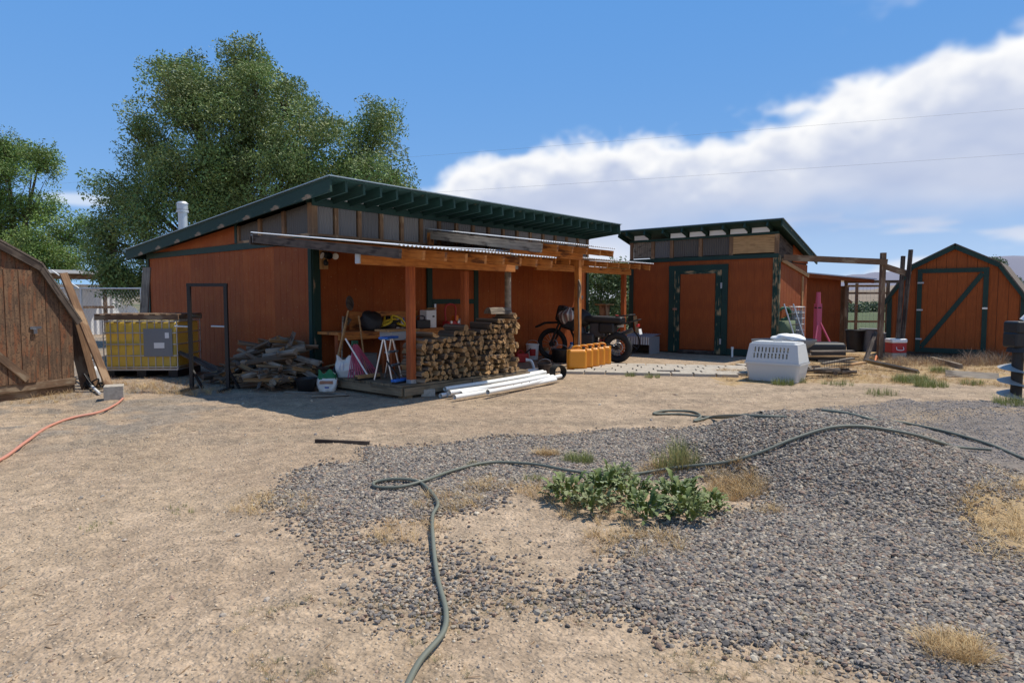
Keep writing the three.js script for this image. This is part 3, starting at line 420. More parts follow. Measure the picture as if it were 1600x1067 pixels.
// ---------- yellow tank in its cage ----------
{
  const p = G(218, 590); const t = thing('cage_tank', 'yellow plastic liquid tank in a grey wire cage beside the orange workshop', 'tank', new THREE.Vector3(p.x, 0, p.z - 0.5), 0.06);
  const w = 1.28, d = 1.0, y0 = 0.16, h = 0.86;
  obj('plastic_tank', rbox(w - 0.02, h, d - 0.02, 0.07, 0, y0 + h / 2, 0), new THREE.MeshPhysicalMaterial({ color: C(0.88, 0.66, 0.12), roughness: 0.5, transmission: 0.45, thickness: 0 }), t);
  for (let i = 0; i <= 10; i++) for (const s of [-1, 1]) obj('cage_bar', box(0.014, h + 0.02, 0.014, -w / 2 + i * w / 10, y0 + h / 2, s * (d / 2)), M.galv, t);
  for (let i = 0; i <= 4; i++) { const y = y0 + 0.03 + i * (h - 0.04) / 4; for (const s of [-1, 1]) { obj('cage_bar', box(w, 0.018, 0.018, 0, y, s * (d / 2 + 0.012)), M.galv, t); obj('cage_bar', box(0.018, 0.018, d, s * w / 2, y, 0), M.galv, t); } }
  const pl = obj('label_plate', box(0.5, 0.5, 0.006, 0.32, y0 + 0.47, d / 2 + 0.028), M.greyPlastic, t);
  obj('sticker', box(0.18, 0.1, 0.003, 0.34, y0 + 0.42, d / 2 + 0.033), M.white, pl); obj('sticker', box(0.07, 0.1, 0.003, 0.48, y0 + 0.6, d / 2 + 0.033), M.white, pl);
  for (const x of [-0.55, 0, 0.55]) obj('pallet_foot', box(0.16, 0.13, d, x, 0.065, 0), M.black, t);
  obj('pallet_deck', box(w, 0.03, d, 0, 0.145, 0), M.galv, t);
  const q = thing('wooden_pallet', 'brown wooden pallet lying on top of the yellow cage tank', 'pallet', new THREE.Vector3(p.x - 0.1, y0 + h + 0.01, p.z - 0.5), 0.06);
  for (const z of [-0.5, 0, 0.5]) obj('stringer', box(1.45, 0.09, 0.04, 0.05, 0.05, z), M.shedTrim, q);
  for (let i = 0; i < 8; i++) { obj('slat', box(0.1, 0.018, 1.06, -0.62 + i * 0.19, 0.105, 0), M.shedTrim, q); }
}
{ const B = G(232, 566), t = obj('leaning_board', bar([B.x + 0.1, 0, B.z + 0.5], [B.x + 0.12, 2.1, B.z + 0.16], 0.17, 0.04), M.grey); tag(t, 'tall grey weathered board leaning at the far corner of the orange workshop', 'board'); }
// ---------- black metal rack ----------
{
  const a = G(303, 608), b = G(353, 610), t = thing('metal_rack', 'black steel uprights with a top bar and short arms in front of the orange gable', 'rack', new THREE.Vector3((a.x + b.x) / 2, 0, (a.z + b.z) / 2), 0);
  const w = b.x - a.x, hh = 1.6;
  for (const s of [-1, 1]) { obj('upright', box(0.05, hh, 0.05, s * w / 2, hh / 2, 0), M.black, t); obj('brace', bar([s * w / 2, 0.32, -0.02], [s * w / 2 + 0.18, 0.02, 0.02], 0.03, 0.03), M.black, t); obj('foot', box(0.05, 0.04, 0.5, s * w / 2, 0.02, 0.08), M.black, t); obj('arm', rod([s * w / 2, 0.98, 0], [s * w / 2 - 0.22, 0.99, 0.04], 0.014), M.galv, t); }
  obj('top_bar', box(w + 0.06, 0.05, 0.05, 0, hh + 0.025, 0), M.black, t);
}
// ---------- wood ----------
function logGeo(seed, kind) { // length 1 along z, radius about 1; kind 0 round, 1 half, 2 wedge
  const r = rng(seed), prof = [], n = kind === 2 ? 8 : 10;
  if (kind === 0) for (let i = 0; i < n; i++) { const a = i / n * 6.283, q = 0.85 + 0.2 * r(); prof.push([Math.cos(a) * q, Math.sin(a) * q, 0]); }
  if (kind === 1) { for (let i = 0; i <= 7; i++) { const a = i / 7 * Math.PI, q = 1 + 0.15 * r(); prof.push([Math.cos(a) * q, Math.sin(a) * q - 0.35, 0]); } prof.push([-0.3, -0.35 + 0.1 * r(), 1], [0.35, -0.4 + 0.1 * r(), 1]); }
  if (kind === 2) { for (let i = 0; i <= 5; i++) { const a = 0.9 + i / 5 * 1.4, q = 1.5 + 0.12 * r(); prof.push([Math.cos(a) * q, Math.sin(a) * q - 0.75, 0]); } prof.push([-0.35, 0.0 + 0.1 * r(), 1], [0, -0.75, 1], [0.4, 0.0, 1]); }
  const pos = [], col = [], bark = [0.15, 0.105, 0.07], bark2 = [0.25, 0.19, 0.14], end = [0.48, 0.30, 0.14], face = [0.44, 0.27, 0.125], core = [0.36, 0.2, 0.09], m = prof.length;
  const tri = (a, b, c, k, kc) => { pos.push(...a, ...b, ...c); for (let i = 0; i < 3; i++) { const j = 0.75 + 0.45 * r(), kk = kc && i === 0 ? kc : k; col.push(kk[0] * j, kk[1] * j, kk[2] * j); } };
  const cx = prof.reduce((q, p) => q + p[0] / m, 0), cy = prof.reduce((q, p) => q + p[1] / m, 0), tz = prof.map(() => 0.5 + (r() - 0.5) * 0.06);
  for (let i = 0; i < m; i++) { const j = (i + 1) % m, p = prof[i], q = prof[j], k = p[2] || q[2] ? face : r() > 0.5 ? bark : bark2, A = [p[0], p[1], -tz[i]], B = [q[0], q[1], -tz[j]], Cc = [q[0] * 0.95, q[1] * 0.95, tz[j]], D = [p[0] * 0.95, p[1] * 0.95, tz[i]]; tri(A, B, Cc, k); tri(A, Cc, D, k); tri([cx, cy, 0.5], D, Cc, end, core); tri([cx, cy, -0.5], B, A, end, core); }
  const g = new THREE.BufferGeometry(); g.setAttribute('position', new THREE.Float32BufferAttribute(pos, 3)); g.setAttribute('color', new THREE.Float32BufferAttribute(col, 3)); const uvs = []; for (let i = 0; i < pos.length / 3; i++) uvs.push(pos[i * 3 + 2] * 0.4, pos[i * 3] * 0.1 + pos[i * 3 + 1] * 0.07); g.setAttribute('uv', new THREE.Float32BufferAttribute(uvs, 2)); g.computeVertexNormals(); return g;
}
const logG = [1, 2, 3, 4, 5, 6, 7, 8].map((s) => logGeo(s * 13, s % 3));
const logTones = [[1, 0.98, 0.94], [0.72, 0.7, 0.68], [1.14, 1.1, 1.0]].map((c) => mat({ vertexColors: true, color: C(...c.map((x) => Math.min(1, x * 0.87))), roughness: 0.95 }, null, 0.004));
{
  const r = rng(77); let count = 0; const topAt = (x) => 0.66 + 0.05 * Math.sin(x * 9) + (x > 0.7 ? 0.08 : 0) + smooth(1.3, 2.0, x) * 0.24;
  let y = 0.187; const rows = [];
  while (y < 1.3) { const rad = 0.045 + 0.006 * r(); let x = -0.02 + 0.04 * r(); while (x < 2.12) { const R = rad * (0.65 + 0.95 * r() * r()); if (y + rad < 0.19 + topAt(x) && count < 290) { const o = obj('firewood_log', logG[Math.floor(r() * 8)], logTones[Math.floor(r() * 3)]); const p = b1(x + R, y + rad * 0.9, 2.52 + (r() - 0.5) * 0.15); o.position.copy(p); o.rotation.set(0, UA + (r() - 0.5) * 0.16, r() * 6.28, 'YXZ'); o.scale.set(R, rad * (0.85 + 0.4 * r()), 0.36 + 0.12 * r()); tag(o, 'split firewood log in the stacked row on the porch deck', 'log', 'firewood stacked on the deck'); count++; } x += R * 1.86; } y += rad * 1.72; }
  for (const [x, yy, R, L] of [[1.95, 1.33, 0.11, 0.42]]) { const o = obj('firewood_log', logG[0], M.grey); o.position.copy(b1(x, 1.2, 2.5)); o.rotation.set(0, UA + 1.3, 0, 'YXZ'); o.scale.set(R, R, L); tag(o, 'big grey round log on top of the firewood stack', 'log'); }
  // loose pile beside the gable
  const rp = rng(99);
  for (let i = 0; i < 170; i++) {
    const tx = rp(), cx = lerp(-1.25, -0.25, tx), cz = lerp(-1.2, 0.75, rp()), hh = Math.max(0.03, 0.78 * (1 - Math.pow(Math.abs(cz + 0.1) / 1.25, 2)) * (1 - Math.abs(cx + 0.55) / 1.1)) * rp(), L = rr(0.3, 0.75, rp), R = rr(0.025, 0.06, rp);
    const o = obj('scrap_branch', logG[Math.floor(rp() * 8)], [M.grey, M.dark, logTones[1], logTones[1], M.shedTrim][Math.floor(rp() * 5)]); o.position.copy(b1(cx, hh + R, cz)); o.rotation.set((rp() - 0.5) * 0.7, rp() * 6.28, rp() * 6, 'YXZ'); o.scale.set(R, R, L); tag(o, 'rough weathered branch in the loose heap against the orange gable', 'branch', 'loose wood heap at the gable');
  }
  for (let i = 0; i < 9; i++) { const z = -1.3 - i * 0.13, o = obj('scrap_board', bar([0, 0, 0], [1.6 - i * 0.06, 0.55 - i * 0.03, 0], 0.09, 0.022, 1.57), i % 2 ? M.grey : M.dark); o.position.copy(b1(-0.9 + i * 0.03, 0.02 + i * 0.015, z + 0.1)); o.rotation.y = UA + 1.75 + rp() * 0.15; tag(o, 'long grey scrap board sloping up into the loose wood heap', 'board', 'scrap boards at the gable'); }
}
// ---------- porch clutter ----------
{
  const t = thing('workbench', 'long wooden workbench along the orange wall under the porch', 'workbench', b1(0, 0, 0), UA);
  obj('bench_top', box(3.1, 0.045, 0.6, 1.6, 0.83, 0.34), M.orangeWood, t); obj('back_board', box(1.6, 0.32, 0.025, 1.5, 1.02, 0.06), M.orangeWood, t);
  for (const x of [0.15, 1.15, 2.1, 3.05]) obj('leg', box(0.09, 0.63, 0.09, x, 0.495, 0.5), M.redPost, t);
  obj('front_rail', box(3.1, 0.09, 0.03, 1.6, 0.77, 0.66), M.orangeWood, t);
}
const onBench = (x, z = 0.4) => b1(x, 0.853, z);
{ const t = thing('strap_heap', 'heap of yellow and black ratchet straps on the workbench', 'straps', onBench(1.25, 0.5), UA); const r = rng(3); for (let i = 0; i < 9; i++) { const a = r() * 6, pts = []; for (let k = 0; k < 5; k++) pts.push([-0.3 + k * 0.14 + rr(-0.04, 0.04, r), 0.06 + rr(0, 0.2, r) * Math.sin(k / 4 * 3.14), rr(-0.15, 0.2, r)]); const g = tube(pts, 0.022, 30, 5); obj('strap', g, i % 3 ? M.yellow : M.black, t); } obj('strap', tube([[0.2, 0.1, 0.15], [0.33, 0.02, 0.24], [0.42, -0.12, 0.27]], 0.025, 20, 5), M.yellow, t); obj('bag', xf(new THREE.SphereGeometry(0.16, 12, 8), -0.02, 0.1, -0.02), M.black, t); }
{ const t = thing('open_box', 'open white cardboard box behind the strap heap', 'box', onBench(1.5, 0.22), UA + 0.3); obj('carton', [box(0.26, 0.2, 0.01, 0, 0.1, 0.1), box(0.26, 0.2, 0.01, 0, 0.1, -0.1), box(0.01, 0.2, 0.2, 0.13, 0.1, 0), box(0.01, 0.2, 0.2, -0.13, 0.1, 0)], M.white, t); obj('flap', box(0.26, 0.01, 0.12, 0, 0.23, 0.14, 0.5), M.tan, t); }
{ const t = thing('battery_charger', 'black boxy charger with a handle on the workbench', 'charger', onBench(2.05, 0.42), UA); obj('case', rbox(0.34, 0.16, 0.22, 0.015, 0, 0.08, 0), M.black, t); obj('handle', tube([[-0.1, 0.16, 0], [-0.1, 0.22, 0], [0.1, 0.22, 0], [0.1, 0.16, 0]], 0.012), M.black, t); }
{ const t = thing('white_carton', 'tall white carton standing on the workbench by the red post', 'box', onBench(2.36, 0.3), UA); obj('body', rbox(0.26, 0.34, 0.2, 0.01, 0, 0.17, 0), M.white, t); obj('flap', box(0.24, 0.01, 0.12, 0.02, 0.36, 0.05, -0.4), M.tan, t); obj('mark', box(0.05, 0.03, 0.003, 0.05, 0.22, 0.102), M.black, t); }
{ const t = thing('red_jack', 'red steel floor jack frame standing on the workbench', 'jack', onBench(2.85, 0.42), UA); obj('frame', tube([[-0.12, 0.0, 0], [-0.12, 0.42, 0], [0.12, 0.42, 0], [0.12, 0.0, 0]], 0.018, 60), M.red, t); obj('base', rbox(0.32, 0.12, 0.18, 0.02, 0, 0.06, 0.02), M.red, t); for (const s of [-1, 1]) obj('bolt', cyl(0.03, 0.03, 0.03, s * 0.1, 0.1, 0.12, 1.57), M.metal, t); }
{ const t = thing('chain_saw', 'small orange and grey chain saw on the end of the workbench', 'saw', onBench(3.08, 0.35), UA); obj('body', rbox(0.22, 0.16, 0.14, 0.03, 0.05, 0.08, 0), M.greyPlastic, t); obj('cover', rbox(0.1, 0.22, 0.13, 0.03, -0.04, 0.12, 0.01), M.orange, t); obj('guide_bar', rbox(0.3, 0.06, 0.01, 0.004, -0.2, 0.07, 0.04), M.metal, t); }
{ const t = thing('shop_stand', 'grey metal box on a dark stand at the edge of the porch', 'stand', b1(0.62, 0.187, 1.35), UA); obj('metal_box', box(0.5, 0.14, 0.3, 0.1, 0.62, 0), M.galv, t); obj('top_board', box(0.66, 0.03, 0.36, 0.1, 0.71, 0), M.tan, t); for (const s of [-1, 1]) for (const q of [-1, 1]) obj('leg', box(0.06, 0.55, 0.06, 0.1 + s * 0.2, 0.275, q * 0.1), M.redPost, t); }
{ const t = thing('folding_step', 'folded aluminium step ladder with a blue top next to the firewood', 'ladder', b1(0.05, 0.187, 1.95), UA + 0.4); for (const s of [-1, 1]) { obj('rail', bar([s * 0.16, 0, 0.14], [s * 0.13, 0.62, 0], 0.03, 0.02), M.metal, t); obj('back_rail', bar([s * 0.16, 0, -0.16], [s * 0.13, 0.62, -0.02], 0.025, 0.02), M.metal, t); } for (const [y, z] of [[0.22, 0.1], [0.42, 0.05]]) obj('step', box(0.3, 0.025, 0.08, 0, y, z), M.greyPlastic, t); obj('top_cap', rbox(0.36, 0.035, 0.16, 0.012, 0, 0.635, 0), M.blue, t); }
{ const t = thing('dust_pan', 'blue floor brush lying on the deck edge', 'brush', b1(-0.16, 0.187, 2.45), UA + 0.2); obj('head', rbox(0.3, 0.04, 0.09, 0.01, 0, 0.045, 0), M.blue, t); obj('bristles', box(0.28, 0.04, 0.07, 0, 0.02, 0), M.black, t); obj('handle', rod([0, 0.05, 0], [0.08, 0.3, -0.3], 0.014), M.black, t); }
{ const t = thing('leaf_rake', 'red plastic fan rake head propped on the deck', 'rake', b1(-0.1, 0.187, 1.4), UA); for (let i = 0; i < 13; i++) { const a = (i - 6) * 0.085; obj('tine', bar([Math.sin(a) * 0.05, 0.52, -0.1], [Math.sin(a) * 0.6, 0.02, 0.12], 0.024, 0.006), M.pink, t); } obj('hub', rbox(0.12, 0.08, 0.03, 0.01, 0, 0.53, -0.1), M.greenPlastic, t); }
for (const [x, z, tx, ty, tz, l, head] of [[-0.3, 1.0, 0.6, 1.02, -0.42, 'long handled shovel leaning on the workbench with its blade up', 'blade'], [-0.24, 0.95, 0.5, 0.86, -0.36, 'wooden handled hoe leaning on the workbench beside the shovel', 'hoe']]) {
  const t = thing('garden_tool', l, 'tool', b1(x, 0.187, z), UA); obj('handle', rod([0, 0, 0], [tx, ty, tz], 0.017), M.tan, t);
  if (head === 'blade') obj('blade', xf(new THREE.SphereGeometry(1, 14, 10).scale(0.1, 0.15, 0.025), tx * 1.12, ty * 1.13, tz * 1.12, -0.35, 0.3, -0.5), M.dark, t); else obj('hoe_head', box(0.16, 0.12, 0.01, tx, ty, tz, 0.4, 0, -0.4), M.dark, t);
  obj('grip', rod([0, 0, 0], [tx * 0.14, ty * 0.14, tz * 0.14], 0.026), M.black, t);
}
{ const r = rng(71); [['red', 0.35, 0.5, 0.09, 0.2, 'red plastic tub under the workbench'], ['greyPlastic', 0.75, 0.45, 0.12, 0.25, 'grey tote under the workbench beside the red tub'], ['black', 2.3, 0.5, 0.13, 0.3, 'black tool case under the far end of the workbench'], ['blue', 1.75, 0.9, 0.1, 0.22, 'blue crate on the deck behind the firewood']].forEach(([m, x, z, w, h, l]) => { const t = thing('storage_tub', l, 'tub', b1(x, 0.187, z), UA + r() * 0.4); obj('tub', rbox(w * 2.6, h, w * 2, 0.02, 0, h / 2, 0), M[m], t); obj('lid', rbox(w * 2.7, 0.025, w * 2.1, 0.01, 0, h + 0.012, 0), M.greyPlastic, t); }); }
{ const p = b1(0.85, 0.853, 0.5), t = thing('black_bag', 'slumped black bag on the workbench beside the strap heap', 'bag', p); const g = new THREE.SphereGeometry(0.2, 22, 16), a = g.attributes.position; for (let i = 0; i < a.count; i++) { const k = 0.75 + 0.6 * fbm(a.getX(i) * 9 + 9, a.getY(i) * 9 + a.getZ(i) * 6, 3, 0, 4); a.setXYZ(i, a.getX(i) * k, Math.max(0, a.getY(i) * k + 0.14), a.getZ(i) * k * 0.8); } g.computeVertexNormals(); obj('bag', g, M.black, t); }
{ const t = thing('spray_bottles', 'row of small bottles at the back of the workbench', 'bottles', b1(1.85, 0.853, 0.2), UA); ['red', 'white', 'blue', 'yellow', 'white', 'black'].forEach((m, i) => { const b = obj('bottle', lathe([[0, 0], [0.033, 0], [0.034, 0.14], [0.014, 0.18], [0.014, 0.21], [0, 0.21]], 10), M[m], t); b.position.set(i * 0.085 - 0.2, 0, (i % 2) * 0.05); }); }
for (const [x, z, tx, l] of [[0.35, 0.98, 0.12, 'bare wooden pole leaning on the workbench behind the ladder'], [0.05, 0.72, 0.1, 'grey rake handle leaning in the porch corner']]) { const p = b1(x, 0.187, z), q = b1(x + tx, 1.12, 0.64); tag(obj('leaning_pole', rod(p.toArray(), q.toArray(), 0.015), z > 0.8 ? M.tan : M.grey), l, 'pole'); }
{ const p = b1(0.3, 0.187, 2.2), t = thing('plank_offcuts', 'small heap of pale wood offcuts on the deck before the ladder', 'offcuts', p, UA); for (let i = 0; i < 7; i++) { const o = obj('offcut', box(0.3 - i * 0.02, 0.03, 0.07), i % 2 ? M.tan : M.grey, t); o.position.set(0.02 * i - 0.05, 0.016 + (i % 3) * 0.031, 0.04 * i - 0.1); o.rotation.y = i * 0.5; } }
{ const t = thing('push_broom', 'push broom with a pale handle resting across the feed bags', 'broom', b1(-0.2, 0.187, 1.75), UA); obj('handle', rod([0, 0.06, 0], [-0.18, 0.62, -0.3], 0.013), M.white, t); obj('brush_head', box(0.42, 0.05, 0.07, 0, 0.055, 0), M.tan, t); obj('bristles', box(0.42, 0.06, 0.06, 0, 0.03, 0), M.black, t); }
function sack(p, turn, w, h, d, label, m, band) {
  const t = thing('feed_bag', label, 'bag', p, turn), g = new THREE.BoxGeometry(w, h, d, 12, 14, 8), q = g.attributes.position, sd = Math.round(w * 1000);
  for (let i = 0; i < q.count; i++) { let x = q.getX(i) / (w / 2), y = q.getY(i) / h + 0.5, z = q.getZ(i) / (d / 2); const n = Math.pow(Math.pow(Math.abs(x), 5) + Math.pow(Math.abs(z), 5), 0.2) || 1, c = Math.max(Math.abs(x), Math.abs(z)) / n; x *= c; z *= c; const belly = 0.86 + 0.3 * Math.sin(Math.min(1, y * 1.25) * 2.7), pinch = 1 - 0.85 * smooth(0.68, 1, y), nn = fbm(x * 3 + sd, y * 6 + z * 2, 4, 0, sd) - 0.5; q.setXYZ(i, x * w / 2 * (belly + nn * 0.25), y * h * (1 + 0.12 * nn) + 0.04 * smooth(0.7, 1, y) * Math.sin(x * 5), z * d / 2 * belly * pinch + nn * 0.05); if (y < 0.001) q.setY(i, 0); }
  g.computeVertexNormals();
  const cv = document.createElement('canvas'); cv.width = 128; cv.height = 128; const k = cv.getContext('2d'); k.fillStyle = '#d9d8d2'; k.fillRect(0, 0, 128, 128); for (const [x, y, ww, hh, c] of band) { k.fillStyle = c; k.fillRect(x, y, ww, hh); }
  const tx = new THREE.CanvasTexture(cv); tx.colorSpace = THREE.SRGBColorSpace;
  obj('sack', g, mat({ roughness: 0.6 }, tx), t); return t;
}
sack(G(511, 611).setY(0), 0.1, 0.27, 0.3, 0.14, 'white feed bag with a green torn top on the ground by the deck', M.white, [[0, 0, 128, 40, '#1f6a3c'], [8, 30, 30, 18, '#1f6a3c'], [24, 56, 84, 22, '#a5745a'], [52, 96, 30, 10, '#3d55a0']]);
sack(b1(-0.2, 0.187, 1.22), 0.15, 0.3, 0.3, 0.16, 'white feed bag standing on the deck corner', M.white, [[84, 74, 28, 40, '#565a60'], [90, 82, 16, 6, '#d0d0d0'], [24, 30, 8, 50, '#b9b9c4'], [44, 30, 8, 50, '#b9b9c4']]);
{ const p = G(478, 612), t = thing('rubber_pot', 'black round rubber tub among scraps by the feed bag', 'tub', new THREE.Vector3(p.x, 0, p.z)); obj('tub', lathe([[0, 0.01], [0.12, 0.01], [0.16, 0.2], [0.17, 0.21], [0.15, 0.21], [0.11, 0.03], [0, 0.03]]), M.black, t); }
{ const a = G(447, 592), b = G(528, 610); tag(obj('loose_handle', rod([a.x, 0.02, a.z], [b.x + 0.05, 0.42, b.z - 0.3], 0.015), M.tan), 'pale loose tool handle resting across the wood heap and feed bag', 'handle'); }
for (const [a, b, l] of [[[445, 614], [540, 618], 'thin white strip lying in the shade beside the deck'], [[486, 622], [545, 619], 'flat grey board scrap lying in the shade beside the deck']]) { const A = G(...a), B = G(...b); tag(obj('ground_strip', bar([A.x, 0.015, A.z], [B.x, 0.015, B.z], 0.05, 0.014, 1.57), M.grey), l, 'strip'); }
{ const p = G(669, 619); tag(obj('brick', rbox(0.2, 0.1, 0.1, 0.006, p.x, 0.05, p.z, 0, 0.1, 0), M.concrete), 'pale brick lying in front of the deck post', 'brick'); }
// round table, buckets, cans
{ const t = thing('round_stand', 'dark round topped stand on a thin pole near the firewood', 'stand', b1(3.3, 0, 1.5), UA); obj('top', [cyl(0.28, 0.26, 0.03, 0, 1.04, 0), cyl(0.16, 0.2, 0.05, 0, 1.08, 0)], M.dark, t); obj('pole', cyl(0.022, 0.022, 1.03, 0, 0.515, 0), M.galv, t); obj('base', lathe([[0, 0], [0.2, 0], [0.19, 0.04], [0.03, 0.08], [0, 0.08]]), M.black, t); }
function bucket(p, r, h, m, label) { const t = thing('bucket', label, 'bucket', p); obj('pail', lathe([[0, 0.008], [r * 0.85, 0.008], [r, h], [r * 1.05, h], [r * 1.05, h - 0.03], [r, h - 0.03]], 22), m, t); obj('bail', tube([[-r, h - 0.03, 0], [-r * 0.7, h + 0.06, 0.05], [0, h + 0.09, 0.07], [r * 0.7, h + 0.06, 0.05], [r, h - 0.03, 0]], 0.005, 24, 5), M.galv, t); return t; }
{ const t = bucket(G(832, 562), 0.15, 0.37, M.white, 'white plastic bucket with red lettering behind the pipes'); obj('print', xf(new THREE.CylinderGeometry(0.148, 0.138, 0.16, 20, 1, true, -0.5, 1.0), 0, 0.18, 0), M.red, t).scale.set(1.02, 1, 1.02); }
{ const t = bucket(G(875, 566), 0.19, 0.3, M.black, 'black plastic bucket in front of the motorcycle wheel'); }
{ const p = G(815, 566), t = thing('fuel_can', 'red plastic fuel can beside the white bucket', 'can', p, 0.4); obj('body', rbox(0.3, 0.2, 0.18, 0.03, 0, 0.1, 0), M.red, t); obj('spout', rod([0.08, 0.19, 0], [0.22, 0.3, 0.02], 0.018), M.black, t); obj('handle', tube([[-0.1, 0.2, 0], [-0.08, 0.25, 0], [0.02, 0.25, 0], [0.04, 0.2, 0]], 0.014), M.red, t); }
{ const p = G(853, 560), t = thing('paint_can', 'small tan can beside the black bucket', 'can', p); obj('can', cyl(0.07, 0.07, 0.26, 0, 0.13, 0), M.tan, t); obj('band', cyl(0.072, 0.072, 0.1, 0, 0.14, 0), M.greyPlastic, t); }
{ const p = G(893, 557), t = thing('blue_jug', 'blue and white jug behind the yellow fuel cans', 'jug', p); obj('jug', lathe([[0, 0], [0.1, 0], [0.11, 0.2], [0.05, 0.28], [0.03, 0.31], [0, 0.31]]), M.white, t); obj('cap', cyl(0.04, 0.04, 0.05, 0, 0.33, 0), M.blue, t); obj('label', cyl(0.112, 0.112, 0.1, 0, 0.13, 0, 0, 0, 0, 16, true), M.blue, t); }
for (let i = 0; i < 5; i++) { // five yellow cans in a row
  const a = G(906, 580), b = G(946, 574), k = i / 4, p = a.clone().lerp(b, k * 1.0).add(new THREE.Vector3(0, 0.035, -0.05 - i * 0.04)); p.y = 0.03;
  const t = thing('yellow_fuel_can', 'amber yellow plastic fuel can in the row of five on the pavers', 'fuel can', p, 0.15, 'row of yellow fuel cans');
  const m = i ? M.amber : (M.amber = new THREE.MeshPhysicalMaterial({ color: C(0.8, 0.3, 0.015), roughness: 0.35, transmission: 0.12, thickness: 0 }));
  obj('body', rbox(0.4, 0.4, 0.155, 0.07, -0.06, 0.2, 0), m, t); obj('handle', tube([[-0.16, 0.38, 0], [-0.13, 0.44, 0], [0.0, 0.45, 0], [0.05, 0.39, 0]], 0.02), m, t); obj('cap', cyl(0.035, 0.035, 0.05, 0.08, 0.42, 0), M.black, t); obj('seam', rbox(0.41, 0.41, 0.012, 0.005, -0.06, 0.2, 0.03), m, t);
}
// white pipes
{ const r = rng(21), s = [[[683, 608], [832, 582]], [[690, 613], [848, 587]], [[695, 618], [852, 591]], [[688, 622], [846, 596]], [[710, 628], [868, 600]], [[762, 623], [876, 597]], [[700, 616], [862, 590]], [[686, 611], [840, 584]], [[702, 624], [858, 598]], [[698, 621], [850, 593]], [[720, 622], [864, 595]]];
  const lab = ['white plastic pipe in the loose bundle on the dirt before the deck', 'white plastic pipe with punched holes at the front of the bundle']; s.forEach(([a, b], i) => { const A = G(...a), B = G(...b), y = 0.036 + (i % 3) * 0.03; const t = i === 4 || i === 5 ? 1 : 0; const o = obj('white_pipe', [tube([[A.x, y, A.z], [(A.x + B.x) / 2, y + (r() - 0.5) * 0.03, (A.z + B.z) / 2 + (r() - 0.5) * 0.05], [B.x, y + 0.01, B.z]], 0.034, 20, 12)], M.pvc); tag(o, lab[t], 'pipe', 'white pipes in the bundle'); if (t) for (let k = 1; k < 9; k++) obj('hole', cyl(0.007, 0.007, 0.006, lerp(A.x, B.x, k / 9.5), y + 0.02, lerp(A.z, B.z, k / 9.5) + 0.028, 0.9), M.black, o); });
  for (const [x, y, l] of [[828, 578, 'white elbow joint sticking up from the pipe bundle'], [783, 598, 'white pipe joint lying across the bundle']]) { const p = G(x, y); const t = thing('pipe_joint', l, 'pipe', p); obj('elbow', tube([[-0.06, 0.2, 0], [0.02, 0.18, 0], [0.06, 0.1, 0.02], [0.08, 0.02, 0.03]], 0.03), M.pvc, t); obj('collar', cyl(0.037, 0.037, 0.05, -0.06, 0.2, 0, 0, 0, 1.57), M.pvc, t); }
  { const p = G(875, 593); const t = thing('black_pipe_end', 'black ribbed drain pipe end at the tips of the white pipes', 'pipe', p.setY(0.13), 0.5); obj('pipe', xf(lathe([[0.12, -0.15], [0.13, -0.15], [0.13, 0.02], [0.11, 0.02], [0.11, -0.15]], 22), 0, 0, 0, Math.PI / 2), M.rubber, t); }
  { const p = G(851, 584); const t = bucket(p, 0.13, 0.2, M.dark, 'dark round pot behind the pipe ends'); }
}
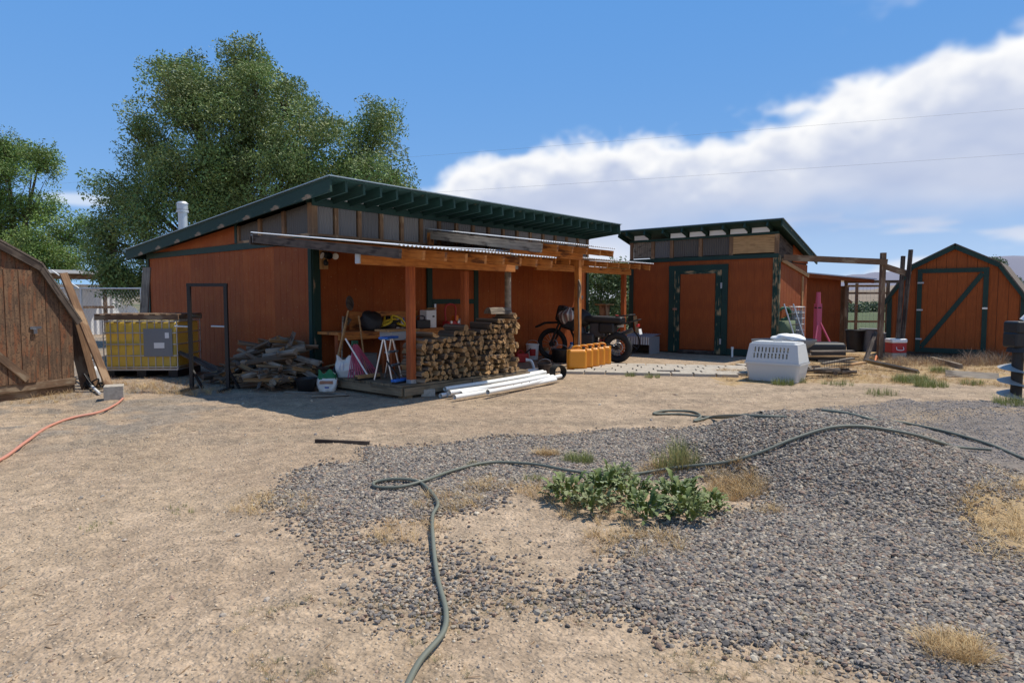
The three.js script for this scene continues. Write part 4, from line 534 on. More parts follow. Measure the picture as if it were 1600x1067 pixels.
// ---------- motorcycle ----------
{
  const a = new THREE.Vector3(2.33, 0, -14.4), d = new THREE.Vector3(-1.35, 0, -0.68), t = thing('motorcycle', 'black trail motorcycle on its stand under the porch end with a draped striped towel', 'motorcycle', a, Math.atan2(-d.z, d.x));
  // local x forward from rear axle contact
  const wheel = (x, r, w) => { const t2 = obj('wheel', new THREE.TorusGeometry(r - w, w, 12, 30).translate(x, r, 0), M.rubber, t); obj('rim', new THREE.TorusGeometry(r - 2.1 * w, 0.014, 8, 28).translate(x, r, 0), M.black, t2); const s = []; for (let i = 0; i < 16; i++) s.push(rod([x, r, (i % 2 - 0.5) * 0.05], [x + Math.cos(i / 8 * Math.PI) * (r - 2 * w), r + Math.sin(i / 8 * Math.PI) * (r - 2 * w), 0], 0.003, 0.003, 4)); obj('spokes', s, M.metal, t2); obj('hub', cyl(0.05, 0.05, 0.13, x, r, 0, 1.57), M.black, t2); obj('brake_disc', new THREE.TorusGeometry(0.09, 0.012, 4, 24).translate(x, r, 0.06), M.galv, t2); };
  wheel(0, 0.31, 0.062); wheel(1.42, 0.34, 0.045);
  obj('swing_arm', [bar([0, 0.31, 0.1], [0.5, 0.4, 0.08], 0.06, 0.03), bar([0, 0.31, -0.1], [0.5, 0.4, -0.08], 0.06, 0.03)], M.black, t);
  obj('frame', [rod([0.45, 0.38, 0], [0.35, 0.78, 0], 0.025), rod([0.35, 0.78, 0], [1.12, 0.92, 0], 0.03), rod([1.12, 0.92, 0], [0.85, 0.3, 0], 0.025), rod([0.85, 0.3, 0], [0.45, 0.32, 0], 0.025), rod([0.4, 0.78, 0], [-0.25, 0.8, 0], 0.02)], M.black, t);
  obj('engine', [rbox(0.46, 0.34, 0.3, 0.05, 0.68, 0.42, 0), rbox(0.34, 0.3, 0.2, 0.04, 0.4, 0.66, 0), cyl(0.09, 0.1, 0.26, 0.78, 0.64, 0, 0, 0, -0.3), cyl(0.1, 0.1, 0.3, 0.58, 0.4, 0, 1.57)], flat(0.05, 0.05, 0.052, 0.5, 0.3), t);
  obj('tank', xf(new THREE.SphereGeometry(1, 18, 12).scale(0.32, 0.2, 0.18), 0.85, 0.9, 0, 0, 0, 0.15), M.black, t);
  obj('seat', rbox(0.84, 0.14, 0.28, 0.06, 0.28, 0.87, 0, 0, 0, 0.03), M.black, t);
  obj('rear_fender', xf(rbox(0.5, 0.025, 0.2, 0.01), -0.22, 0.82, 0, 0, 0, -0.25), M.black, t); obj('tail_light', rbox(0.05, 0.06, 0.12, 0.015, -0.42, 0.76, 0), M.red, t); obj('license_plate', box(0.01, 0.11, 0.18, -0.47, 0.64, 0, 0, 0, -0.2), M.white, t);
  obj('luggage_rack', [tube([[0.0, 0.93, 0.14], [-0.3, 0.97, 0.14], [-0.34, 0.97, 0], [-0.3, 0.97, -0.14], [0.0, 0.93, -0.14]], 0.012), rod([-0.15, 0.95, 0.14], [-0.15, 0.95, -0.14], 0.01), rod([-0.2, 0.95, 0.14], [-0.15, 0.78, 0.1], 0.01)], M.black, t);
  obj('side_panel', rbox(0.34, 0.22, 0.26, 0.05, 0.2, 0.7, 0), M.black, t); obj('side_panel', rbox(0.2, 0.09, 0.01, 0.004, 0.02, 0.76, 0.15), M.white, t);
  for (const s of [-1, 1]) obj('fork', rod([1.42, 0.34, s * 0.09], [1.14, 1.0, s * 0.09], 0.025, 0.022), M.black, t);
  obj('front_fender', [rbox(0.36, 0.045, 0.15, 0.02, 1.42, 0.79, 0, 0, 0, -0.05), rbox(0.26, 0.04, 0.13, 0.018, 1.68, 0.74, 0, 0, 0, -0.42), rbox(0.26, 0.05, 0.13, 0.02, 1.15, 0.74, 0, 0, 0, 0.5)], M.black, t); obj('fairing', rbox(0.2, 0.34, 0.24, 0.06, 1.2, 0.98, 0, 0, 0, 0.25), M.black, t); obj('radiator_shroud', rbox(0.34, 0.26, 0.4, 0.06, 0.98, 0.78, 0, 0, 0, 0.3), M.black, t);
  obj('handlebar', tube([[1.0, 1.12, 0.4], [1.04, 1.1, 0.25], [1.12, 1.02, 0.08], [1.12, 1.02, -0.08], [1.04, 1.1, -0.25], [1.0, 1.12, -0.4]], 0.014), M.black, t);
  obj('headlight', xf(lathe([[0, 0], [0.06, 0.01], [0.09, 0.08], [0.09, 0.12], [0, 0.13]]), 1.16, 0.94, 0, 0, 0, -1.5), M.black, t);
  const mr = obj('mirror', xf(new THREE.SphereGeometry(1, 14, 8).scale(0.075, 0.05, 0.02), 0.92, 1.32, 0.36, 0, 1.2, 0.2), M.metal, t); obj('mirror_stem', rod([1.02, 1.11, 0.3], [0.94, 1.29, 0.35], 0.007), M.black, t);
  obj('exhaust', [tube([[0.85, 0.5, 0.1], [0.9, 0.3, 0.14], [0.5, 0.3, 0.16], [0.1, 0.55, 0.17]], 0.024), rod([0.15, 0.5, 0.18], [-0.26, 0.66, 0.19], 0.042, 0.046, 12)], flat(0.12, 0.12, 0.125, 0.4, 0.8), t);
  obj('stand', rod([0.55, 0.32, 0.1], [0.48, 0.01, 0.3], 0.014), M.black, t);
  t.scale.setScalar(1.1); const w = thing('striped_towel', 'grey striped towel draped over the motorcycle handlebars', 'towel', a.clone().add(d.clone().multiplyScalar(0.74)).setY(1.08), Math.atan2(-d.z, d.x)); { const g = new THREE.SphereGeometry(0.27, 28, 20), q = g.attributes.position; for (let i = 0; i < q.count; i++) { const k = 0.8 + 0.6 * (fbm(q.getX(i) * 9 + 2, q.getY(i) * 6 + q.getZ(i) * 9, 3, 0, 5) - 0.3); q.setXYZ(i, q.getX(i) * k, q.getY(i) * k * (q.getY(i) < 0 ? 1.1 : 0.55) - 0.02, q.getZ(i) * k * 1.3); } g.computeVertexNormals(); obj('cloth', g, mat({ roughness: 0.95 }, tex(128, (u) => (Math.floor(u * 40) % 3 === 0 ? [130, 96, 90] : Math.floor(u * 40) % 3 === 1 ? [205, 200, 192] : [120, 114, 110]))), w); }
}
{ const p = b1(8.3, 0, 0.75), t = thing('red_bicycle', 'red framed bicycle parked between the orange buildings', 'bicycle', p, -0.5); for (const x of [-0.5, 0.5]) { const w = obj('wheel', new THREE.TorusGeometry(0.3, 0.02, 8, 28).translate(x, 0.32, 0), M.rubber, t); const s = []; for (let i = 0; i < 10; i++) s.push(rod([x, 0.32, 0], [x + Math.cos(i * 0.628) * 0.29, 0.32 + Math.sin(i * 0.628) * 0.29, 0], 0.003, 0.003, 4)); obj('spokes', s, M.galv, w); } obj('frame', [rod([-0.5, 0.32, 0], [-0.05, 0.34, 0], 0.016), rod([-0.05, 0.34, 0], [-0.18, 0.82, 0], 0.018), rod([-0.18, 0.76, 0], [0.34, 0.82, 0], 0.018), rod([-0.05, 0.34, 0], [0.36, 0.74, 0], 0.018), rod([0.5, 0.32, 0], [0.33, 0.95, 0], 0.016), rod([-0.5, 0.32, 0], [-0.18, 0.76, 0], 0.013)], M.red, t); obj('saddle', rbox(0.24, 0.05, 0.14, 0.02, -0.19, 0.88, 0), M.black, t); obj('handlebar', tube([[0.25, 1.0, 0.28], [0.33, 0.98, 0.1], [0.33, 0.98, -0.1], [0.25, 1.0, -0.28]], 0.013), M.red, t); }
{ const p = b1(8.75, 0, 0.3), t = thing('wood_pedestal', 'tall wooden pedestal in the gap between the orange buildings', 'stand', p, UA); obj('column', box(0.2, 1.25, 0.2, 0, 0.625, 0), M.stud, t); obj('top', box(0.42, 0.03, 0.34, 0, 1.265, 0), M.tan, t); }
// ---------- pavers ----------
{
  const P = thing('paved_path', 'pale concrete paver path leading to the boxy orange shed', undefined, new THREE.Vector3(), 0); P.userData.kind = 'structure';
  const A = G(876, 584), u = new THREE.Vector3(3.0, 0, 0.55).normalize(), v = new THREE.Vector3(0.48, 0, -1).normalize(), r = rng(8), g = [0, 1, 2].map((i) => new RoundedBoxGeometry(0.378 - i * 0.005, 0.06, 0.283, 2, 0.01));
  for (let j = 0; j < 6; j++) for (let i = 0; i < 9; i++) { if ((i === 8 && j < 1) || r() < 0.03) continue; const o = obj('paver', g[Math.floor(r() * 3)], M.concrete, P); o.position.copy(A).addScaledVector(u, i * 0.4 + (j % 2) * 0.12 - j * 0.03 + 0.2).addScaledVector(v, j * 0.305 + 0.15); o.position.y = 0.018 + 0.006 * r(); o.rotation.set((r() - 0.5) * 0.02, Math.atan2(-u.z, u.x) + (r() - 0.5) * 0.03, (r() - 0.5) * 0.02); }
  for (const [x, y, a] of [[1120, 586, 0.3], [1150, 578, 0.25], [1168, 573, 0.2]]) { const o = obj('paver', g[0], M.concrete, P); o.position.copy(G(x, y)).setY(0.025); o.rotation.y = a; }
}
{ const p = b2(-3.35, 0, 0.62), t = thing('corrugated_box', 'low box covered with grey corrugated sheet before the boxy orange shed', 'box', p, DA); const c = corrugated(1.0, 0.6, 0.07, 0.01); c.rotateX(-Math.PI / 2 + 0.12); c.translate(0, 0.46, 0); obj('lid', c, M.galv, t); const fr = corrugated(0.95, 0.2, 0.07, 0.008); fr.translate(0, 0.34, 0.31); obj('front_sheet', fr, M.galv, t); for (const s of [-1, 1]) obj('side', box(0.03, 0.44, 0.5, s * 0.46, 0.22, 0), M.galv, t); obj('box_back', box(0.9, 0.4, 0.03, 0, 0.2, -0.26), M.core, t); }
{ const p = b2(-3.6, 0, 0.16); tag(obj('leaning_board', bar([p.x, 0, p.z + 0.2], [p.x - 0.12, 0.95, p.z + 0.02], 0.09, 0.03), M.tan), 'short tan board leaning on the boxy orange shed beside the corrugated box', 'board'); }
{ const p = b2(-0.95, 0, 0.3); const t = thing('standpipe', 'short white pipe stub rising at the base of the boxy orange shed', 'pipe', p); obj('pipe', cyl(0.025, 0.025, 0.22, 0, 0.11, 0), M.pvc, t); obj('cap', cyl(0.032, 0.032, 0.05, 0, 0.22, 0), M.pvc, t); }
// ---------- kennel ----------
{
  const p = G(1219, 599), t = thing('pet_kennel', 'pale grey plastic pet kennel with slotted sides standing on the dirt', 'kennel', new THREE.Vector3(p.x + 0.1, 0, p.z - 0.38), -0.68);
  const m = mat({ color: C(0.56, 0.57, 0.56), roughness: 0.5 });
  const frustum = (w0, d0, w1, d1, y0, y1, r = 0.05) => { const ring = (w, d, y) => { const a = []; for (const [sx, sz, q] of [[1, 1, 0], [-1, 1, 1], [-1, -1, 2], [1, -1, 3]]) for (let k = 0; k <= 4; k++) { const g = (q + k / 4) * Math.PI / 2; a.push([sx * (w / 2 - r) + r * Math.cos(g), y, sz * (d / 2 - r) + r * Math.sin(g)]); } return a; }; const A = ring(w0, d0, y0), B = ring(w1, d1, y1), n = A.length, pos = [], idx = []; for (let i = 0; i < n; i++) pos.push(...A[i], ...B[i]); for (let i = 0; i < n; i++) { const j = (i + 1) % n; idx.push(2 * i, 2 * i + 1, 2 * j, 2 * j, 2 * i + 1, 2 * j + 1); } const g = new THREE.BufferGeometry(); g.setAttribute('position', new THREE.Float32BufferAttribute(pos, 3)); g.setAttribute('uv', new THREE.Float32BufferAttribute(new Array(n * 4).fill(0), 2)); g.setIndex(idx); const q = g.toNonIndexed(); q.computeVertexNormals(); return q; };
  obj('bottom_tray', [frustum(0.8, 0.52, 0.9, 0.62, 0.01, 0.31), frustum(0.93, 0.65, 0.93, 0.65, 0.3, 0.335), box(0.78, 0.02, 0.5, 0, 0.02, 0)], m, t);
  const top = obj('top_shell', [frustum(0.79, 0.49, 0.74, 0.44, 0.635, 0.675, 0.05), box(0.7, 0.012, 0.4, 0, 0.673, 0)], m, t);
  // slotted long sides and ends of the top shell
  const side = (w0, w1, h, slots) => { const s = new THREE.Shape([[-w0 / 2, 0], [w0 / 2, 0], [w1 / 2, h], [-w1 / 2, h]].map((q) => new THREE.Vector2(...q))); for (const [x, y, a, b] of slots) { const k = new THREE.Path(); k.moveTo(x - a / 2, y); k.lineTo(x - a / 2, y + b); k.lineTo(x + a / 2, y + b); k.lineTo(x + a / 2, y); s.holes.push(k); } return new THREE.ExtrudeGeometry(s, { depth: 0.006, bevelEnabled: false }); };
  const sl = []; for (let i = 0; i < 10; i++) for (const y of [0.075, 0.18]) sl.push([-0.3 + i * 0.06 + (y > 0.1 ? 0.01 : 0), y, 0.026, 0.085]);
  const tilt = Math.atan((0.62 - 0.49) / 2 / 0.31), L = Math.hypot(0.065, 0.31);
  for (const s of [1, -1]) { const g = side(0.88, 0.79, L, sl); g.rotateX(-tilt); g.translate(0, 0.33, 0.305); if (s < 0) g.rotateY(Math.PI); obj('slotted_side', g, m, top); const e = side(0.6, 0.49, L, []); e.rotateX(-Math.atan(0.05 / 0.31)); e.translate(0, 0.33, 0.436); e.rotateY(s * Math.PI / 2); obj('end_panel', e, m, top); }
  obj('handle', rbox(0.16, 0.015, 0.03, 0.006, 0, 0.69, 0), m, top);
}
{ const p = G(1205, 560), t = thing('wheelbarrow_tray', 'grey shallow wheelbarrow tray behind the pet kennel', 'wheelbarrow', new THREE.Vector3(5.1, 0, -12.2), 0.1); const tr = xf(new THREE.SphereGeometry(1, 20, 8, 0, Math.PI * 2, Math.PI * 0.5, Math.PI * 0.5).scale(0.62, 0.24, 0.36), 0, 0.66, 0); obj('tray', tr, M.greyPlastic, t); for (const s of [-1, 1]) obj('leg', bar([s * 0.3, 0, 0.1], [s * 0.3, 0.48, 0], 0.04, 0.04), M.dark, t); obj('wheel', new THREE.TorusGeometry(0.14, 0.04, 8, 18).rotateY(1.57).translate(-0.1, 0.18, -0.3), M.rubber, t);
  const q = thing('white_sack', 'crumpled white sack lying in the wheelbarrow tray', 'sack', new THREE.Vector3(5.2, 0.62, -12.2)); const g = new THREE.SphereGeometry(0.22, 20, 14), a = g.attributes.position; for (let i = 0; i < a.count; i++) { const k = 0.6 + 0.9 * fbm(a.getX(i) * 8 + 9, a.getY(i) * 8 + a.getZ(i) * 5, 3, 0, 4); a.setXYZ(i, a.getX(i) * k * 1.4, a.getY(i) * k * 0.42 + 0.05, a.getZ(i) * k); } g.computeVertexNormals(); obj('sack', g, M.white, q); }
// ---------- clutter by the boxy shed ----------
{ const p = new THREE.Vector3(7.0, 0, -14.9), t = thing('black_water_tank', 'long low black plastic tank behind the pet kennel', 'tank', p, -0.15); obj('body', rbox(1.1, 0.42, 0.55, 0.09, 0, 0.22, 0), M.black, t); obj('lid', cyl(0.1, 0.1, 0.05, -0.2, 0.445, 0), M.black, t); }
{ const p = new THREE.Vector3(7.5, 0, -16.0), t = thing('engine_hoist', 'pink painted steel hoist mast standing behind the black tank', 'hoist', p, 0.2); obj('mast', box(0.13, 1.3, 0.13, 0, 0.65, 0), M.pink, t); obj('mast_tip', cyl(0.05, 0.06, 0.3, 0, 1.43, 0), M.pink, t); for (const s of [-1, 1]) obj('brace', bar([s * 0.03, 0.85, 0.05], [s * 0.32, 0.05, 0.3], 0.035, 0.03), M.pink, t); obj('base', [box(0.7, 0.07, 0.1, 0, 0.04, 0.3), box(0.1, 0.07, 0.7, 0, 0.04, 0)], M.pink, t); obj('strap', cyl(0.085, 0.085, 0.03, 0, 1.2, 0, 0, 0, 0, 8), M.black, t); }
{ const p = new THREE.Vector3(6.95, 0, -16.0), t = thing('wire_roll', 'upright roll of grey wire fencing beside the pink hoist', 'wire roll', p); const r = []; for (let i = 0; i < 9; i++) r.push(new THREE.TorusGeometry(0.21, 0.01, 5, 26).rotateX(Math.PI / 2).translate(0, 0.1 + i * 0.14, 0)); for (let i = 0; i < 30; i++) r.push(cyl(0.004, 0.004, 1.2, Math.cos(i * 0.21) * 0.21, 0.62, Math.sin(i * 0.21) * 0.21, 0, 0, 0, 4)); obj('wire', r, M.galv, t); obj('core', cyl(0.16, 0.16, 1.1, 0, 0.58, 0), M.greyPlastic, t); }
{ const p = new THREE.Vector3(6.55, 0, -15.75), t = thing('green_drum', 'faded green drum standing against the side of the boxy orange shed', 'drum', p); obj('drum', lathe([[0, 0.01], [0.27, 0.01], [0.28, 0.3], [0.29, 0.32], [0.28, 0.34], [0.28, 0.62], [0.29, 0.64], [0.28, 0.66], [0.27, 0.9], [0, 0.9]], 26), mat({ color: C(0.1, 0.14, 0.075), roughness: 0.8 }), t); const q = thing('coiled_green_hose', 'coil of green hose on top of the green drum', 'hose', p.clone().setY(0.9)); obj('coil', [0, 1, 2].map((i) => new THREE.TorusGeometry(0.15, 0.03, 8, 24).rotateX(0.3).translate(0, 0.16, i * 0.05 - 0.05)), M.greenPlastic, q); }
{ const p = new THREE.Vector3(6.75, 0, -15.2), t = thing('hand_truck', 'dark metal hand truck leaning beside the green drum', 'hand truck', p, 0.3); for (const s of [-1, 1]) obj('rail', rod([s * 0.13, 0.1, 0.15], [s * 0.13 - 0.25, 1.3, -0.15], 0.018), M.galv, t); for (let k = 1; k < 5; k++) obj('rung', rod([-0.13 - k * 0.05, 0.1 + k * 0.24, 0.15 - k * 0.06], [0.13 - k * 0.05, 0.1 + k * 0.24, 0.15 - k * 0.06], 0.012), M.dark, t); for (const s of [-1, 1]) obj('wheel', new THREE.TorusGeometry(0.09, 0.035, 8, 16).rotateY(1.57).translate(s * 0.2, 0.125, 0.12), M.rubber, t); obj('toe_plate', box(0.36, 0.015, 0.2, 0.02, 0.03, 0.25), M.dark, t); }
{ const r = rng(31); const spots = [[5.9, 11.9, 0.1], [6.2, 12.0, 0.12], [6.05, 12.15, 0.3], [5.75, 12.2, 0.2]]; for (let i = 0; i < 9; i++) { const x = 5.35 + r() * 0.9, f = 11.7 + r() * 0.8, o = obj('scrap_plank', box(rr(0.5, 1.0, r), 0.03, 0.1), i % 3 ? M.grey : M.tan); o.position.set(x, 0.05 + i * 0.045, -f); o.rotation.set(rr(-0.05, 0.05, r), rr(-0.6, 0.6, r), rr(-0.08, 0.14, r)); tag(o, 'grey scrap plank in the junk heap behind the pet kennel', 'plank', 'scrap planks by the kennel'); }
  for (let i = 0; i < 7; i++) { const o = obj('scrap_branch', logG[i % 8], i % 2 ? M.dark : M.grey); o.position.set(5.3 + r() * 0.9, 0.05 + r() * 0.1, -11.5 - r() * 0.5); o.rotation.set(0, r() * 6, r() * 6, 'YXZ'); o.scale.set(0.045, 0.045, rr(0.25, 0.5, r)); tag(o, 'short weathered branch in the junk heap behind the pet kennel', 'branch', 'branches by the kennel'); }
  const w = []; for (let i = 0; i < 12; i++) { w.push(box(0.004, 0.32, 0.004, 5.55 + i * 0.05, 0.16, -11.62 - i * 0.012)); if (i < 7) w.push(box(0.58, 0.004, 0.004, 5.83, 0.02 + i * 0.05, -11.69)); } tag(obj('wire_basket', w, M.dark), 'rusty wire basket beside the pet kennel', 'basket'); }
{ const A = G(1325, 545), B = G(1364, 576); tag(obj('ground_plank', bar([7.2, 0.16, -13.2], [7.75, 0.02, -12.35], 0.16, 0.03, 0), M.grey), 'grey plank sloping to the ground off the junk heap', 'plank'); }
{ const p = new THREE.Vector3(9.0, 0, -15.25), t = thing('cooler', 'red ice cooler with a pale lid set on a block by the gate post', 'cooler', p, 0.05); obj('block', box(0.34, 0.16, 0.28, 0, 0.08, 0), M.concrete, t); obj('box', rbox(0.36, 0.24, 0.28, 0.02, 0, 0.28, 0), M.red, t); obj('lid', rbox(0.38, 0.1, 0.3, 0.03, 0, 0.44, 0), M.white, t); obj('handle', tube([[-0.08, 0.3, 0.15], [-0.08, 0.24, 0.17], [0.08, 0.24, 0.17], [0.08, 0.3, 0.15]], 0.008), M.white, t); }
{ const q = tube([[8.45, 0.02, -15.0], [8.3, 0.12, -14.8], [8.1, 0.03, -14.5], [7.9, 0.02, -14.3]], 0.02); tag(obj('orange_hose', q, mat({ color: C(0.6, 0.18, 0.06), roughness: 0.6 })), 'short orange hose end at the foot of the gate post', 'hose'); }
for (const [a, b, w, l] of [[[1452, 564], [1505, 577], 0.14, 'grey board lying askew before the brown barn shaped shed'], [[1478, 588], [1562, 592], 0.2, 'long pale board lying flat in the dry grass near the auger']]) { const A = G(...a), B = G(...b); tag(obj('ground_plank', bar([A.x, 0.05, A.z], [B.x, 0.03, B.z], w, 0.03, 1.57), M.grey), l, 'plank'); }
// ---------- auger ----------
{
  const t = thing('post_hole_auger', 'black post hole auger with a bright spiral flight and red rod hanging beside the gravel', 'auger', new THREE.Vector3(6.58, 0, -8.45));
  obj('shaft', cyl(0.065, 0.065, 0.95, 0, 0.5, 0), M.black, t);
  const n = 120, turns = 3.2, pos = [], idx = []; for (let i = 0; i <= n; i++) { const a = i / n * turns * 2 * Math.PI, y = 0.1 + i / n * 0.55; pos.push(Math.cos(a) * 0.06, y, Math.sin(a) * 0.06, Math.cos(a) * 0.21, y - 0.03, Math.sin(a) * 0.21); if (i < n) { const o = i * 2; idx.push(o, o + 1, o + 2, o + 1, o + 3, o + 2); } }
  const g = new THREE.BufferGeometry(); g.setAttribute('position', new THREE.Float32BufferAttribute(pos, 3)); g.setIndex(idx); g.computeVertexNormals(); obj('spiral_flight', g, flat(0.36, 0.345, 0.32, 0.45, 0), t);
  obj('point', xf(new THREE.ConeGeometry(0.06, 0.12, 10), 0, 0.06, 0, Math.PI), M.galv, t);
  obj('gear_box', [rbox(0.34, 0.16, 0.26, 0.03, 0.05, 1.04, 0), rbox(0.26, 0.2, 0.24, 0.03, 0.0, 0.88, 0), cyl(0.08, 0.08, 0.5, 0.4, 1.04, 0, 0, 0, 1.57), cyl(0.11, 0.13, 0.08, 0, 0.76, 0)], M.black, t);
  obj('red_rod', rod([0.06, 0.88, 0.14], [0.3, 0.3, 0.2], 0.018), M.red, t);
  obj('guard_hose', tube([[0.02, 1.12, 0.02], [0.12, 1.22, 0.04], [0.35, 1.29, 0.05], [0.8, 1.28, 0.05]], 0.045), mat({ roughness: 0.5 }, tex(128, (u) => (Math.floor(u * 8) % 2 ? [226, 190, 70] : [225, 225, 225]))), t);
  obj('boom', box(1.6, 0.12, 0.14, 1.4, 1.02, 0), M.black, t); obj('boom_post', box(0.16, 1.1, 0.16, 2.1, 0.55, 0), M.black, t);
}
// ---------- hoses on the gravel ----------
const hoseMat = mat({ roughness: 0.6 }, tex(64, (u, v) => { const k = 0.85 + 0.3 * fbm(u * 8, v * 8, 3, 8, 3); return [104 * k, 107 * k, 95 * k]; }));
const drop = (pts, lift) => pts.map(([x, y]) => Gh(x, y, lift));
tag(obj('garden_hose', tube(drop([[630, 1085], [655, 1035], [692, 990], [697, 960], [684, 905], [677, 850], [676, 805], [684, 788], [668, 764], [648, 751], [615, 749], [585, 754], [588, 761], [625, 761], [660, 752], [710, 735], [765, 723], [830, 725], [900, 737], [975, 742], [1060, 730], [1140, 722], [1190, 706], [1240, 686], [1300, 668], [1345, 666], [1390, 672], [1430, 680], [1470, 692], [1510, 700], [1550, 703]], 0.03), 0.0125, 420, 10), hoseMat), 'long grey green garden hose looping over the gravel mound', 'hose');
tag(obj('garden_hose', tube(drop([[1285, 641], [1325, 646], [1360, 655], [1420, 662], [1480, 675], [1540, 692], [1600, 716], [1680, 745]], 0.016), 0.0145, 160, 10), hoseMat), 'dark garden hose with a coupling running behind the gravel mound', 'hose');
tag(obj('garden_hose', tube(drop([[1190, 646], [1110, 652], [1060, 647], [1022, 647], [1040, 642], [1080, 643], [1095, 650], [1085, 658], [1110, 652], [1180, 650], [1230, 652]], 0.016), 0.0145, 160, 10), hoseMat), 'faded hose end curled on the dirt beyond the gravel mound', 'hose');
{ const A = Gh(492, 690, 0.012), B = Gh(577, 693, 0.012); tag(obj('flat_bar', bar(A.toArray(), B.toArray(), 0.045, 0.02), M.dark), 'dark straight bar lying alone on the dirt', 'bar'); }

// ---------- trees ----------
const leafGeo = (() => { const r = rng(4), parts = []; for (let i = 0; i < 46; i++) { const g = new THREE.BufferGeometry(), l = rr(0.07, 0.12, r), w = l * 0.42; g.setAttribute('position', new THREE.Float32BufferAttribute([0, 0, 0, w / 2, l * 0.45, 0.008, 0, l, 0, -w / 2, l * 0.45, 0.008], 3)); g.setAttribute('uv', new THREE.Float32BufferAttribute([0, 0, 1, 0, 1, 1, 0, 1], 2)); g.setIndex([0, 1, 2, 0, 2, 3]); g.computeVertexNormals(); const d = new THREE.Vector3(r() - 0.5, r() - 0.5, r() - 0.5).normalize().multiplyScalar(0.34 * Math.cbrt(r())); xf(g, 0, 0, 0, r() * 6, r() * 6, r() * 6); g.translate(d.x, d.y * 0.8, d.z); parts.push(g.toNonIndexed()); } return mergeGeometries(parts); })();
const leafMat = new THREE.MeshPhysicalMaterial({ color: 0xffffff, roughness: 0.65, transmission: 0.25, thickness: 0, side: THREE.DoubleSide });
const barkMat = mat({ roughness: 0.95 }, woodTex([92, 78, 64], [62, 52, 42], [112, 98, 84], 91, 0.6), 0.01);
function tree(name, label, base, blobs, seed, dens, tone, size = 1, group) { // blobs: [x,y,z,rx,ry,rz] from the base
  const r = rng(seed), t = thing(name, label, 'tree', base, 0, group), geos = [], geos2 = [], all = []; const c0 = blobs.reduce((a, b) => [a[0] + b[0] / blobs.length, 0, 0], [0, 0, 0]), fork = Math.min(...blobs.map((b) => b[1])) * 0.55;
  const R = 0.035 * Math.max(...blobs.map((b) => b[1])); geos.push(rod([0, -0.1, 0], [c0[0] * 0.3, fork, 0], R, R * 0.8, 9));
  for (const b of blobs) { const m = [lerp(c0[0] * 0.3, b[0], 0.45) + rr(-0.2, 0.2, r), lerp(fork, b[1], 0.6), b[2] * 0.4]; geos.push(rod([c0[0] * 0.3, fork - 0.1, 0], m, R * 0.55, R * 0.3, 7), rod(m, [b[0], b[1], b[2]], R * 0.3, R * 0.12, 6)); for (let k = 0; k < 6; k++) { const a = [b[0] + rr(-0.7, 0.7, r) * b[3], b[1] + rr(-0.6, 0.7, r) * b[4], b[2] + rr(-0.7, 0.7, r) * b[5]]; geos.push(rod(k % 2 ? m : [b[0], b[1], b[2]], a, R * 0.12, R * 0.03, 5)); } }
  for (const b of blobs) for (let j = 0; j < 15; j++) { // leaf masses round the ends of the limbs
    const d = new THREE.Vector3(r() - 0.5, (r() - 0.45) * 0.9, r() - 0.5).normalize(), q = 0.35 + 0.6 * r(), c = [b[0] + d.x * b[3] * q, b[1] + d.y * b[4] * q, b[2] + d.z * b[5] * q], R2 = (0.3 + 0.22 * r()) * (b[3] + b[4]) / 2, n = Math.max(6, Math.round(dens * R2 * R2 * R2 * 5)), tn = 0.75 + 0.5 * r();
    geos2.push(rod([b[0], b[1] - b[4] * 0.3, b[2]], c, R * 0.09, R * 0.03, 5));
    for (let i = 0; i < n; i++) { const e = new THREE.Vector3(r() - 0.5, r() - 0.5, r() - 0.5).normalize().multiplyScalar(R2 * Math.cbrt(r())); all.push([c[0] + e.x * 1.15, c[1] + e.y * 0.7 - 0.25 * (e.x * e.x + e.z * e.z) / R2, c[2] + e.z * 1.15, tn]); }
  }
  obj('trunk', geos.concat(geos2), barkMat, t);
  const cr = new THREE.InstancedMesh(leafGeo, leafMat, all.length), M4 = new THREE.Matrix4(), Q = new THREE.Quaternion(), E = new THREE.Euler(), s3 = new THREE.Vector3(); const col = new THREE.Color();
  all.forEach((p, i) => { E.set(r() * 6, r() * 6, r() * 6); const s = size * (0.75 + 0.5 * r()); M4.compose(new THREE.Vector3(p[0], p[1], p[2]), Q.setFromEuler(E), s3.set(s, s, s)); cr.setMatrixAt(i, M4); const k = p[3] * (0.8 + 0.4 * r()), y = r(); cr.setColorAt(i, col.setRGB(tone[0] * k * (0.85 + 0.4 * y), tone[1] * k, tone[2] * k)); });
  cr.name = 'crown'; cr.userData.kind = 'stuff'; setShadow(cr); t.add(cr); return t;
}
const pxBlobs = (list, f, base) => list.map(([px, py, rx, ry, dz = 0]) => { const p = at(px, py, f - dz), k = f / FOC; return [p.x - base.x, p.y, p.z - base.z, rx * k, ry * k, (rx + ry) / 2 * k * 0.9]; });
{
  const f = 23, b = at(378, 468, f).setY(-0.1);
  tree('elm_tree', 'large spreading green elm tree rising behind the orange workshop', b, pxBlobs([[378, 92, 34, 40], [395, 130, 55, 50, 1], [275, 118, 42, 40], [300, 150, 62, 58, 1], [445, 165, 62, 56, -1], [232, 215, 50, 58], [345, 215, 75, 70, 1.5], [470, 225, 75, 66, 1], [578, 218, 52, 62, -0.5], [545, 290, 82, 56, 1], [600, 285, 40, 48], [210, 300, 56, 56, 0.5], [280, 300, 78, 62, 1.5], [390, 290, 90, 60, 1], [178, 372, 46, 52, 1], [168, 425, 34, 34, 1.5], [235, 375, 60, 52, 1.8], [205, 440, 40, 26, 1.5]], f, b), 5, 15, [0.165, 0.24, 0.06], 1.05);
}
